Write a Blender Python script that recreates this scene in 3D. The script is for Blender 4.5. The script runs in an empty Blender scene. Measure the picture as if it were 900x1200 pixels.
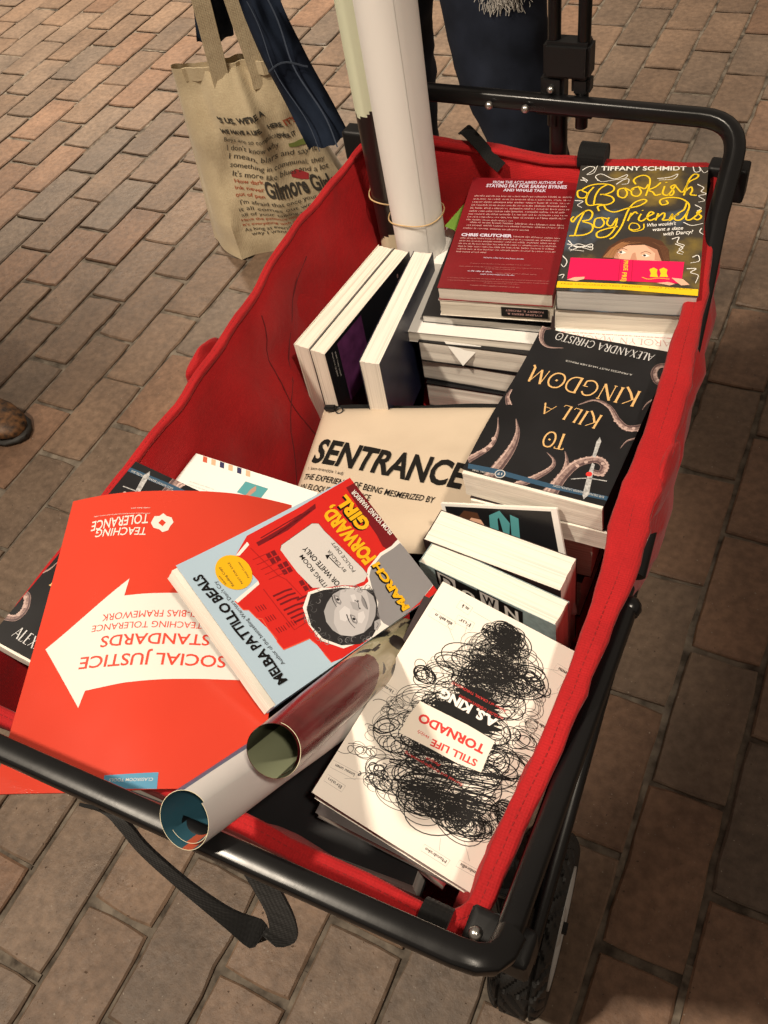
import bpy, bmesh, math, random
from mathutils import Vector, Matrix, noise

SC = bpy.context.scene
COL = SC.collection

# ------------------------------------------------------------------ camera
cam_data = bpy.data.cameras.new("camera")
cam = bpy.data.objects.new("camera", cam_data)
COL.objects.link(cam)
CR = [(0.89246, 0.42731, -0.144645), (-0.260971, 0.750554, 0.607094), (0.367981, -0.504059, 0.781355)]
cx, cy, cz = (Vector(v) for v in CR)
cam.matrix_world = Matrix(((cx.x, cy.x, cz.x, 0.12772), (cx.y, cy.y, cz.y, -0.36467), (cx.z, cy.z, cz.z, 1.17034), (0, 0, 0, 1)))
cam_data.sensor_fit = 'VERTICAL'
cam_data.sensor_height = 24.0
cam_data.sensor_width = 18.0
cam_data.lens = 20.5692
cam_data.clip_start = 0.02
cam_data.clip_end = 500
SC.camera = cam

# ------------------------------------------------------------------ light: an evening arcade under warm ceiling lamps
world = bpy.data.worlds.new("World")
SC.world = world
world.use_nodes = True
wb = world.node_tree.nodes["Background"]
wb.inputs[0].default_value = (1.0, 0.80, 0.62, 1)
wb.inputs[1].default_value = 0.23

def aim(o, target):
    o.rotation_euler = (Vector(target) - o.location).to_track_quat('-Z', 'Y').to_euler()

def spot(name, loc, target, power, cone, blend, radius, color):
    d = bpy.data.lights.new(name, 'SPOT')
    d.energy = power; d.spot_size = math.radians(cone); d.spot_blend = blend
    d.shadow_soft_size = radius; d.color = color
    o = bpy.data.objects.new(name, d); COL.objects.link(o)
    o.location = loc; aim(o, target)
    return o

WARM = (1.0, 0.86, 0.69)
spot("ceiling_lamp", (-1.15, -0.95, 3.0), (-0.30, -0.02, 0.4), 315, 56, 0.9, 0.09, WARM)
spot("ceiling_lamp", (0.95, -0.60, 3.0), (-0.25, 0.18, 0.5), 180, 21, 0.35, 0.07, WARM)
spot("ceiling_lamp", (-2.7, 2.5, 3.2), (-2.25, 2.1, 0.0), 1050, 62, 0.9, 0.09, WARM)
spot("ceiling_lamp", (0.5, 2.9, 3.2), (-0.2, 2.25, 0.0), 380, 42, 0.8, 0.10, WARM)
spot("ceiling_lamp", (-1.5, -0.35, 3.1), (-0.75, 1.15, 0.3), 190, 28, 0.8, 0.09, WARM)

SC.view_settings.view_transform = 'Standard'
SC.view_settings.look = 'None'
SC.view_settings.exposure = 0.15
SC.view_settings.gamma = 1.0
SC.cycles.max_bounces = 8

# ------------------------------------------------------------------ object helpers
def link(o, parent=None):
    COL.objects.link(o)
    if parent is not None:
        o.parent = parent
    return o

def tag(o, label=None, cat=None, group=None, kind=None):
    if label: o['label'] = label
    if cat: o['category'] = cat
    if group: o['group'] = group
    if kind: o['kind'] = kind
    return o

def thing(name, label, cat, M=None, group=None):
    o = bpy.data.objects.new(name, None)
    o.empty_display_size = 0.02
    link(o)
    if M is not None:
        o.matrix_world = M if isinstance(M, Matrix) else Matrix.Translation(M)
    return tag(o, label, cat, group)

def obj(name, bm, mats, parent=None, smooth=True, auto=35):
    me = bpy.data.meshes.new(name)
    bmesh.ops.remove_doubles(bm, verts=bm.verts, dist=1e-6) if False else None
    bm.to_mesh(me); bm.free()
    for m in (mats if isinstance(mats, (list, tuple)) else [mats]):
        me.materials.append(m)
    if smooth:
        for p in me.polygons: p.use_smooth = True
        try: me.set_sharp_from_angle(angle=math.radians(auto))
        except Exception: pass
    return link(bpy.data.objects.new(name, me), parent)

# ------------------------------------------------------------------ materials
MATS = {}
def mat(name, color, rough=0.5, spec=0.5, coat=0.0, metal=0.0, vary=0.0, vscale=40, bump=0.0, bscale=600, sheen=0.0, rvary=0.0, two=None):
    if name in MATS: return MATS[name]
    m = bpy.data.materials.new(name); m.use_nodes = True
    nt = m.node_tree; N = nt.nodes; L = nt.links
    b = N["Principled BSDF"]
    b.inputs["Base Color"].default_value = (*color, 1)
    b.inputs["Roughness"].default_value = rough
    b.inputs["Specular IOR Level"].default_value = spec
    b.inputs["Coat Weight"].default_value = coat
    b.inputs["Coat Roughness"].default_value = 0.15
    b.inputs["Metallic"].default_value = metal
    b.inputs["Sheen Weight"].default_value = sheen
    tc = N.new("ShaderNodeTexCoord")
    if vary > 0 or two:
        n = N.new("ShaderNodeTexNoise"); n.inputs["Scale"].default_value = vscale; n.inputs["Detail"].default_value = 5
        L.new(tc.outputs["Object"], n.inputs["Vector"])
        r = N.new("ShaderNodeValToRGB")
        c2 = two or tuple(c * (1 - vary) for c in color)
        r.color_ramp.elements[0].color = (*c2, 1); r.color_ramp.elements[0].position = 0.33
        r.color_ramp.elements[1].color = (*(color if two else tuple(min(1, c * (1 + vary * .6)) for c in color)), 1); r.color_ramp.elements[1].position = 0.68
        L.new(n.outputs["Fac"], r.inputs["Fac"]); L.new(r.outputs["Color"], b.inputs["Base Color"])
    if rvary > 0:
        n = N.new("ShaderNodeTexNoise"); n.inputs["Scale"].default_value = 25; n.inputs["Detail"].default_value = 6
        L.new(tc.outputs["Object"], n.inputs["Vector"])
        mr = N.new("ShaderNodeMapRange"); mr.inputs[3].default_value = max(0.05, rough - rvary); mr.inputs[4].default_value = rough + rvary
        L.new(n.outputs["Fac"], mr.inputs[0]); L.new(mr.outputs[0], b.inputs["Roughness"])
    if bump > 0:
        n = N.new("ShaderNodeTexNoise"); n.inputs["Scale"].default_value = bscale; n.inputs["Detail"].default_value = 3
        L.new(tc.outputs["Object"], n.inputs["Vector"])
        bp = N.new("ShaderNodeBump"); bp.inputs["Strength"].default_value = bump; bp.inputs["Distance"].default_value = 0.001
        L.new(n.outputs["Fac"], bp.inputs["Height"]); L.new(bp.outputs["Normal"], b.inputs["Normal"])
    MATS[name] = m
    return m

def pages_mat(name, color, dark):
    """edges of a page block: fine sheets stacked along local z, a few darker gaps"""
    m = bpy.data.materials.new(name); m.use_nodes = True
    nt = m.node_tree; N = nt.nodes; L = nt.links; b = N["Principled BSDF"]
    b.inputs["Roughness"].default_value = 0.85; b.inputs["Specular IOR Level"].default_value = 0.15
    tc = N.new("ShaderNodeTexCoord"); mp = N.new("ShaderNodeMapping")
    mp.inputs["Scale"].default_value = (5, 5, 800)
    L.new(tc.outputs["Object"], mp.inputs["Vector"])
    n = N.new("ShaderNodeTexNoise"); n.inputs["Scale"].default_value = 1; n.inputs["Detail"].default_value = 4
    L.new(mp.outputs[0], n.inputs["Vector"])
    r = N.new("ShaderNodeValToRGB")
    r.color_ramp.elements[0].position = 0.30; r.color_ramp.elements[0].color = (*[c * .9 for c in dark], 1)
    r.color_ramp.elements[1].position = 0.52; r.color_ramp.elements[1].color = (*color, 1)
    L.new(n.outputs["Fac"], r.inputs["Fac"])
    n2 = N.new("ShaderNodeTexNoise"); n2.inputs["Scale"].default_value = 22; n2.inputs["Detail"].default_value = 3
    L.new(tc.outputs["Object"], n2.inputs["Vector"])
    mx = N.new("ShaderNodeMix"); mx.data_type = 'RGBA'; mx.blend_type = 'MULTIPLY'; mx.inputs["Factor"].default_value = 0.15
    L.new(r.outputs["Color"], mx.inputs["A"]); L.new(n2.outputs["Fac"], mx.inputs["B"])
    gm = N.new("ShaderNodeGamma"); gm.inputs[1].default_value = 0.8
    L.new(mx.outputs["Result"], gm.inputs[0])
    L.new(gm.outputs[0], b.inputs["Base Color"])
    bp = N.new("ShaderNodeBump"); bp.inputs["Strength"].default_value = 0.25; bp.inputs["Distance"].default_value = 0.0006
    L.new(n.outputs["Fac"], bp.inputs["Height"]); L.new(bp.outputs["Normal"], b.inputs["Normal"])
    MATS[name] = m
    return m

def fabric_mat(name, color, dark, wscale=900, rough=0.8, sheen=0.25):
    """plain woven cloth: crossed fine waves as bump, cloudy wear in colour"""
    m = bpy.data.materials.new(name); m.use_nodes = True
    nt = m.node_tree; N = nt.nodes; L = nt.links; b = N["Principled BSDF"]
    b.inputs["Roughness"].default_value = rough; b.inputs["Sheen Weight"].default_value = sheen
    b.inputs["Specular IOR Level"].default_value = 0.2
    tc = N.new("ShaderNodeTexCoord")
    n = N.new("ShaderNodeTexNoise"); n.inputs["Scale"].default_value = 14; n.inputs["Detail"].default_value = 6
    L.new(tc.outputs["Object"], n.inputs["Vector"])
    r = N.new("ShaderNodeValToRGB")
    r.color_ramp.elements[0].position = 0.3; r.color_ramp.elements[0].color = (*dark, 1)
    r.color_ramp.elements[1].position = 0.7; r.color_ramp.elements[1].color = (*color, 1)
    L.new(n.outputs["Fac"], r.inputs["Fac"])
    fine = N.new("ShaderNodeTexNoise"); fine.inputs["Scale"].default_value = wscale * 0.7; fine.inputs["Detail"].default_value = 2
    L.new(tc.outputs["Object"], fine.inputs["Vector"])
    mx = N.new("ShaderNodeMix"); mx.data_type = 'RGBA'; mx.blend_type = 'OVERLAY'; mx.inputs["Factor"].default_value = 0.25
    L.new(r.outputs["Color"], mx.inputs["A"]); L.new(fine.outputs["Fac"], mx.inputs["B"])
    L.new(mx.outputs["Result"], b.inputs["Base Color"])
    hs = []
    for d in ('X', 'Y', 'Z'):
        w = N.new("ShaderNodeTexWave"); w.bands_direction = d; w.inputs["Scale"].default_value = wscale / 6; w.inputs["Distortion"].default_value = 1.5
        L.new(tc.outputs["Object"], w.inputs["Vector"]); hs.append(w)
    a = N.new("ShaderNodeMath"); a.operation = 'ADD'; L.new(hs[0].outputs["Fac"], a.inputs[0]); L.new(hs[1].outputs["Fac"], a.inputs[1])
    a2 = N.new("ShaderNodeMath"); a2.operation = 'ADD'; L.new(a.outputs[0], a2.inputs[0]); L.new(hs[2].outputs["Fac"], a2.inputs[1])
    bp = N.new("ShaderNodeBump"); bp.inputs["Strength"].default_value = 0.25; bp.inputs["Distance"].default_value = 0.0006
    L.new(a2.outputs[0], bp.inputs["Height"])
    big = N.new("ShaderNodeTexNoise"); big.inputs["Scale"].default_value = 38; big.inputs["Detail"].default_value = 4
    L.new(tc.outputs["Object"], big.inputs["Vector"])
    bp2 = N.new("ShaderNodeBump"); bp2.inputs["Strength"].default_value = 0.3; bp2.inputs["Distance"].default_value = 0.006
    L.new(big.outputs["Fac"], bp2.inputs["Height"]); L.new(bp.outputs["Normal"], bp2.inputs["Normal"])
    L.new(bp2.outputs["Normal"], b.inputs["Normal"])
    MATS[name] = m
    return m

def P(name, color, rough=0.45, spec=0.3):          # printed ink on a coated cover
    return mat(name, color, rough, spec, rvary=0.06)

# inks and papers
P('paper_white', (.80, .78, .74)); P('ink_black', (.006, .0055, .0055), .55, .2); P('ink_dark', (.03, .027, .027), .5, .25); P('ink_pale', (.50, .49, .47)); P('ink_grey', (.22, .21, .20))
P('ink_red', (.62, .035, .03)); P('label_cream', (.80, .74, .64)); P('cover_red', (.60, .02, .015)); P('cover_orange', (.75, .10, .05))
P('cover_maroon', (.16, .008, .012)); P('cover_dkred', (.36, .012, .012)); P('sign_pale', (.62, .60, .58)); P('photo_light', (.50, .49, .50))
P('photo_mid', (.25, .245, .255)); P('photo_soft', (.37, .365, .375)); P('photo_hi', (.62, .61, .62)); P('photo_dark', (.06, .058, .06)); P('photo_dark2', (.10, .10, .105)); P('photo_hair', (.022, .021, .023))
P('title_yellow', (.80, .44, .01)); P('title_gold', (.66, .41, .17), .3); P('title_silver', (.55, .55, .55), .3); P('banner_blue', (.03, .075, .13))
mat('tentacle', (.36, .25, .22), .4, vary=.4, vscale=260, two=(.16, .10, .095)); mat('tentacle_dark', (.10, .06, .06), .5, vary=.3, vscale=200); mat('tentacle_light', (.50, .36, .32), .4, vary=.2, vscale=300)
mat('blade', (.42, .42, .42), .35, vary=.4, vscale=400)
P('script_yellow', (.80, .55, .02)); P('hair_brown', (.085, .035, .018)); P('hair_light', (.33, .15, .065)); P('skin_print', (.72, .42, .29)); P('skin_shade', (.52, .26, .17)); P('hair_mid', (.18, .08, .04))
P('cover_pink', (.68, .01, .085)); P('cover_pinkdk', (.38, .005, .04)); P('strip_yellow', (.82, .52, .015)); P('ink_olive', (.30, .19, .01))
P('ink_lilac', (.62, .55, .66)); P('ink_rose', (.58, .34, .32)); P('ink_rosedim', (.42, .15, .14)); P('folder_white', (.66, .63, .58), .3)
mat('folder_orange', (.55, .043, .021), .25, .45, coat=.25, vary=.05, vscale=7, rvary=.06, bump=.04, bscale=14); P('folder_ink', (.62, .06, .035)); P('label_blue', (.07, .24, .38))
mat('cover_cream', (.80, .75, .67), .42, rvary=.08, vary=.03, vscale=12); mat('cover_black', (.010, .010, .0115), .36, .45, rvary=.08, vary=.25, vscale=20)
mat('cover_sky', (.42, .56, .68), .36, rvary=.06); mat('cover_blood', (.19, .008, .012), .36, rvary=.06, vary=.18, vscale=14)
mat('cover_bokeh', (.13, .098, .055), .4, .3, vscale=15, two=(.040, .044, .052)); mat('cover_white', (.78, .76, .72), .42, rvary=.06)
mat('cover_navy', (.012, .016, .04), .4, rvary=.08, vary=.3); mat('cover_purple', (.12, .03, .11), .4, vary=.4, vscale=60)
mat('cover_teal', (.30, .40, .41), .42, vary=.18, vscale=180); mat('cover_dark', (.03, .018, .018), .42, vary=.3)
_r = [n for n in MATS['cover_bokeh'].node_tree.nodes if n.type == 'VALTORGB'][0].color_ramp     # blurred party lights behind the lettering
_r.elements[0].position = .34; _r.elements[0].color = (.075, .095, .125, 1); _r.elements[1].position = .70; _r.elements[1].color = (.24, .165, .035, 1)
for _p, _c in ((.44, (.035, .033, .032, 1)), (.55, (.05, .042, .032, 1))):
    _e = _r.elements.new(_p); _e.color = _c
pages_mat('pages_cream', (.78, .71, .59), (.58, .51, .41)); pages_mat('pages_white', (.79, .73, .63), (.66, .60, .51)); pages_mat('pages_grey', (.58, .56, .52), (.46, .44, .41))
pages_mat('pages_pale', (.76, .69, .60), (.62, .56, .48))
fabric_mat('fabric_red', (.43, .010, .013), (.31, .007, .009), sheen=.08); fabric_mat('fabric_hem', (.39, .010, .012), (.29, .007, .009), sheen=.08)
fabric_mat('canvas', (.66, .55, .365), (.58, .475, .305), 700); mat('canvas_pouch', (.55, .455, .345), .85, .2, vary=.06, vscale=9, bump=.12, bscale=900)
mat('denim', (.017, .022, .038), .85, .2, vscale=10, two=(.004, .006, .011), bump=.25, bscale=900)
mat('shirt_cloth', (.006, .009, .019), .9, .15, vscale=11, two=(.020, .031, .056), bump=.2, bscale=700); fabric_mat('webbing', (.007, .007, .007), (.004, .004, .004), 600, .8, .05)
mat('frame_black', (.0045, .0045, .005), .31, .42, rvary=.16, bump=.06, bscale=120); mat('plastic_black', (.009, .009, .0095), .45, .3, rvary=.1)
mat('rubber', (.024, .023, .022), .55, .35, bump=.2, bscale=500); mat('rivet_metal', (.55, .54, .52), .3, metal=1.0)
mat('hub_grey', (.55, .55, .54), .4); mat('poster_white', (.74, .72, .69), .6, vary=.03, vscale=6); mat('poster_cream', (.66, .60, .42), .5)
mat('poster_maroon', (.15, .010, .014), .26, .45, coat=.15, vary=.3, vscale=30); mat('poster_blue', (.03, .085, .17), .4); mat('poster_green', (.60, .62, .46), .55)
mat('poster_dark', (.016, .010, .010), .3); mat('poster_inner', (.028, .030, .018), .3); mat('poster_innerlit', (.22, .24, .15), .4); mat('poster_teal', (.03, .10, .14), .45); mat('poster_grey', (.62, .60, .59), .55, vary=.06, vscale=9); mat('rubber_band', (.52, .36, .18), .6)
mat('poster_olive', (.40, .36, .22), .25, .5, coat=.3)
mat('pouch_ink', (.012, .011, .010), .9, .1); mat('tote_ink', (.05, .045, .035), .8); mat('tote_red', (.45, .10, .04), .8); mat('tote_green', (.18, .22, .05), .8); mat('tote_cup', (.40, .03, .035), .8)
mat('green_tab', (.27, .52, .08), .5); mat('skin', (.45, .26, .18), .5, vary=.1); mat('thread', (.58, .55, .50), .85); mat('scuff', (.55, .50, .30), .6)
mat('leopard', (.20, .09, .03), .5, vscale=85, two=(.006, .004, .003)); mat('sole', (.02, .018, .016), .6); mat('stamp_teal', (.08, .30, .32), .45)
mat('rose_tan', (.42, .24, .18), .45); mat('airmail_red', (.50, .10, .05), .45); mat('airmail_navy', (.03, .03, .09), .45); mat('airmail_tan', (.60, .40, .25), .45)
mat('shirt_line', (.06, .08, .12), .9)

# ------------------------------------------------------------------ mesh helpers
def bm_box(bm, lo, hi, mi=0):
    vs = [bm.verts.new((x, y, z)) for z in (lo[2], hi[2]) for y in (lo[1], hi[1]) for x in (lo[0], hi[0])]
    for f in ((0, 2, 3, 1), (4, 5, 7, 6), (0, 1, 5, 4), (1, 3, 7, 5), (3, 2, 6, 7), (2, 0, 4, 6)):
        bm.faces.new([vs[i] for i in f]).material_index = mi
    return vs

def frames(path, closed=False):
    """parallel-transport frames along a path"""
    n = len(path); T = []
    for i in range(n):
        a = path[i - 1] if (i > 0 or closed) else path[i]
        b = path[(i + 1) % n] if (i < n - 1 or closed) else path[i]
        t = (b - a); T.append(t.normalized() if t.length > 1e-9 else Vector((0, 0, 1)))
    ref = Vector((0, 0, 1)) if abs(T[0].z) < .9 else Vector((0, 1, 0))
    u = (ref - T[0] * ref.dot(T[0])).normalized(); out = []
    for t in T:
        u = (u - t * u.dot(t)).normalized()
        out.append((t, u, t.cross(u)))
    return out

def bm_tube(bm, path, r, n=12, mi=0, flat=1.0, closed=False, caps=True, prof=None):
    path = [Vector(p) for p in path]; F = frames(path, closed); rings = []
    for i, (p, (t, u, v)) in enumerate(zip(path, F)):
        rr = r[i] if isinstance(r, (list, tuple)) else r
        ring = []
        for k in range(n):
            a = 2 * math.pi * k / n
            c, s = math.cos(a), math.sin(a)
            if prof == 'square':
                q = max(abs(c), abs(s)); c, s = c * (.55 + .42 / q), s * (.55 + .42 / q)
            ring.append(bm.verts.new(p + u * (rr * flat * c) + v * (rr * s)))
        rings.append(ring)
    m = len(rings)
    for i in range(m if closed else m - 1):
        a, b = rings[i], rings[(i + 1) % m]
        for k in range(n):
            bm.faces.new((a[k], a[(k + 1) % n], b[(k + 1) % n], b[k])).material_index = mi
    if caps and not closed:
        bm.faces.new(rings[0][::-1]).material_index = mi; bm.faces.new(rings[-1]).material_index = mi
    return rings

def catmull(pts, k=6, closed=False):
    pts = [Vector(p) for p in pts]; n = len(pts); out = []
    if n < 3: 
        return [pts[0].lerp(pts[-1], i / k) for i in range(k + 1)]
    for i in range(n if closed else n - 1):
        p0 = pts[(i - 1) % n] if (i > 0 or closed) else pts[0] * 2 - pts[1]
        p1 = pts[i]; p2 = pts[(i + 1) % n]
        p3 = pts[(i + 2) % n] if (i + 2 < n or closed) else pts[-1] * 2 - pts[-2]
        for j in range(k):
            t = j / k
            out.append(.5 * ((2 * p1) + (p2 - p0) * t + (2 * p0 - 5 * p1 + 4 * p2 - p3) * t * t + (3 * p1 - p0 - 3 * p2 + p3) * t ** 3))
    if not closed: out.append(pts[-1])
    return out

def bm_strip(bm, path, side, width, thick, mi=0, caps=True):
    """flat band (webbing, strap) swept along path; side = width direction (vector or list of vectors)"""
    path = [Vector(p) for p in path]; rings = []
    for i, p in enumerate(path):
        a = path[max(0, i - 1)]; b = path[min(len(path) - 1, i + 1)]
        t = (b - a).normalized(); s = Vector(side[i] if isinstance(side, list) else side)
        s = (s - t * s.dot(t)).normalized(); nn = t.cross(s)
        w = width[i] if isinstance(width, list) else width
        rings.append([bm.verts.new(p + s * (w / 2 * e) + nn * (thick / 2 * g)) for e, g in ((-1, -1), (1, -1), (1, 1), (-1, 1))])
    for a, b in zip(rings, rings[1:]):
        for k in range(4):
            bm.faces.new((a[k], a[(k + 1) % 4], b[(k + 1) % 4], b[k])).material_index = mi
    bm.faces.new(rings[0][::-1]).material_index = mi; bm.faces.new(rings[-1]).material_index = mi

# ------------------------------------------------------------------ printed artwork: flat shapes lying on a cover, in millimetres
LAYER = 0.00007
FONT_CACHE = {}
def glyphs(text, bold, style):
    key = (text, bold, style)
    if key in FONT_CACHE: return FONT_CACHE[key]
    cu = bpy.data.curves.new('lettering', 'FONT'); cu.body = text; cu.resolution_u = 3; cu.offset = bold
    if style in ('script',): cu.shear = 0.35
    if style == 'hand': cu.shear = 0.12
    ob = bpy.data.objects.new('lettering', cu)
    me = ob.to_mesh()
    vs = [(v.co.x, v.co.y) for v in me.vertices]; fs = [tuple(p.vertices) for p in me.polygons]
    ob.to_mesh_clear(); bpy.data.objects.remove(ob); bpy.data.curves.remove(cu)
    FONT_CACHE[key] = (vs, fs)
    return vs, fs

_h = glyphs('H', 0, '')
CAP = max(v[1] for v in _h[0]) - min(v[1] for v in _h[0])

SERIF = {   # roman capitals drawn as strokes: (points, thick?) in a box of height 1
 'A': (.80, [([(.02, 0), (.42, 1)], 0), ([(.40, 1), (.78, 0)], 1), ([(.17, .36), (.62, .36)], 0)]),
 'B': (.62, [([(.12, 0), (.12, 1)], 1), ([(.05, 1), (.35, 1), (.50, .88), (.48, .62), (.3, .53), (.12, .53)], 0), ([(.3, .53), (.55, .42), (.58, .14), (.38, 0), (.05, 0)], 0)]),
 'C': (.80, [([(.76, .78), (.62, .96), (.42, 1), (.2, .9), (.05, .62), (.06, .34), (.22, .1), (.45, 0), (.66, .05), (.78, .2)], .5)]),
 'D': (.80, [([(.12, 0), (.12, 1)], 1), ([(.04, 1), (.4, 1), (.66, .84), (.76, .5), (.66, .16), (.4, 0), (.04, 0)], .5)]),
 'E': (.56, [([(.12, 0), (.12, 1)], 1), ([(.04, 1), (.5, 1)], 0), ([(.12, .53), (.44, .53)], 0), ([(.04, 0), (.54, 0)], 0)]),
 'G': (.84, [([(.74, .80), (.60, .97), (.42, 1), (.2, .9), (.05, .62), (.06, .34), (.22, .1), (.45, 0), (.66, .05), (.76, .14), (.76, .44)], .5), ([(.56, .44), (.84, .44)], 0)]),
 'H': (.80, [([(.14, 0), (.14, 1)], 1), ([(.66, 0), (.66, 1)], 1), ([(.14, .52), (.66, .52)], 0)]),
 'I': (.28, [([(.14, 0), (.14, 1)], 1), ([(.04, 1), (.24, 1)], 0), ([(.04, 0), (.24, 0)], 0)]),
 'K': (.76, [([(.12, 0), (.12, 1)], 1), ([(.03, 1), (.21, 1)], 0), ([(.03, 0), (.21, 0)], 0), ([(.66, 1), (.14, .5)], 0), ([(.26, .60), (.50, .22), (.82, -.12)], 1)]),
 'L': (.56, [([(.12, 0), (.12, 1)], 1), ([(.03, 1), (.21, 1)], 0), ([(.04, 0), (.5, 0), (.55, .14)], 0)]),
 'M': (1.0, [([(.06, 0), (.18, 1)], 0), ([(.18, 1), (.48, .05)], 1), ([(.48, .05), (.82, 1)], 0), ([(.82, 1), (.92, 0), (1.06, -.14)], 1)]),
 'N': (.84, [([(.12, 0), (.12, 1)], 0), ([(.10, 1), (.70, 0)], 1), ([(.70, 0), (.70, 1.05)], 0), ([(.03, 0), (.21, 0)], 0), ([(.60, 1.02), (.80, 1.02)], 0)]),
 'O': (.92, [([(.45, 1), (.2, .92), (.05, .66), (.05, .34), (.2, .08), (.45, 0), (.7, .08), (.86, .34), (.86, .66), (.7, .92), (.45, 1)], .6), ([(.44, .45), (.47, .55)], 1)]),
 'R': (.70, [([(.12, 0), (.12, 1)], 1), ([(.04, 1), (.38, 1), (.54, .86), (.52, .62), (.36, .5), (.12, .5)], .4), ([(.34, .5), (.72, -.05)], 1)]),
 'S': (.56, [([(.48, .82), (.38, .97), (.2, .98), (.08, .84), (.12, .64), (.4, .42), (.48, .22), (.38, .04), (.18, .01), (.05, .16)], .6)]),
 'T': (.70, [([(.35, 0), (.35, 1)], 1), ([(.02, .9), (.05, 1), (.65, 1), (.68, .9)], 0), ([(.25, 0), (.45, 0)], 0)]),
 'X': (.72, [([(.06, 1), (.66, 0)], 1), ([(.64, 1), (.05, 0)], 0)]),
 'Y': (.70, [([(.04, 1), (.35, .5)], 1), ([(.66, 1), (.35, .5)], 0), ([(.35, .5), (.35, 0)], 1)]),
 ' ': (.35, []), '.': (.2, [([(.08, 0), (.1, .06)], 1)])}

def ribbon(pts, w0, w1):
    """2D polyline -> quad strip with tapering width"""
    n = len(pts); vs = []; fs = []
    for i, p in enumerate(pts):
        a = pts[max(0, i - 1)]; b = pts[min(n - 1, i + 1)]
        dx, dy = b[0] - a[0], b[1] - a[1]; l = math.hypot(dx, dy) or 1e-9
        w = (w0 + (w1 - w0) * i / max(1, n - 1)) / 2
        nx, ny = -dy / l * w, dx / l * w
        vs += [(p[0] + nx, p[1] + ny), (p[0] - nx, p[1] - ny)]
        if i: fs.append((2 * i - 2, 2 * i - 1, 2 * i + 1, 2 * i))
    return vs, fs

def smooth2(pts, k=5):
    return [(v.x, v.y) for v in catmull([(p[0], p[1], 0) for p in pts], k)]

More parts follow.
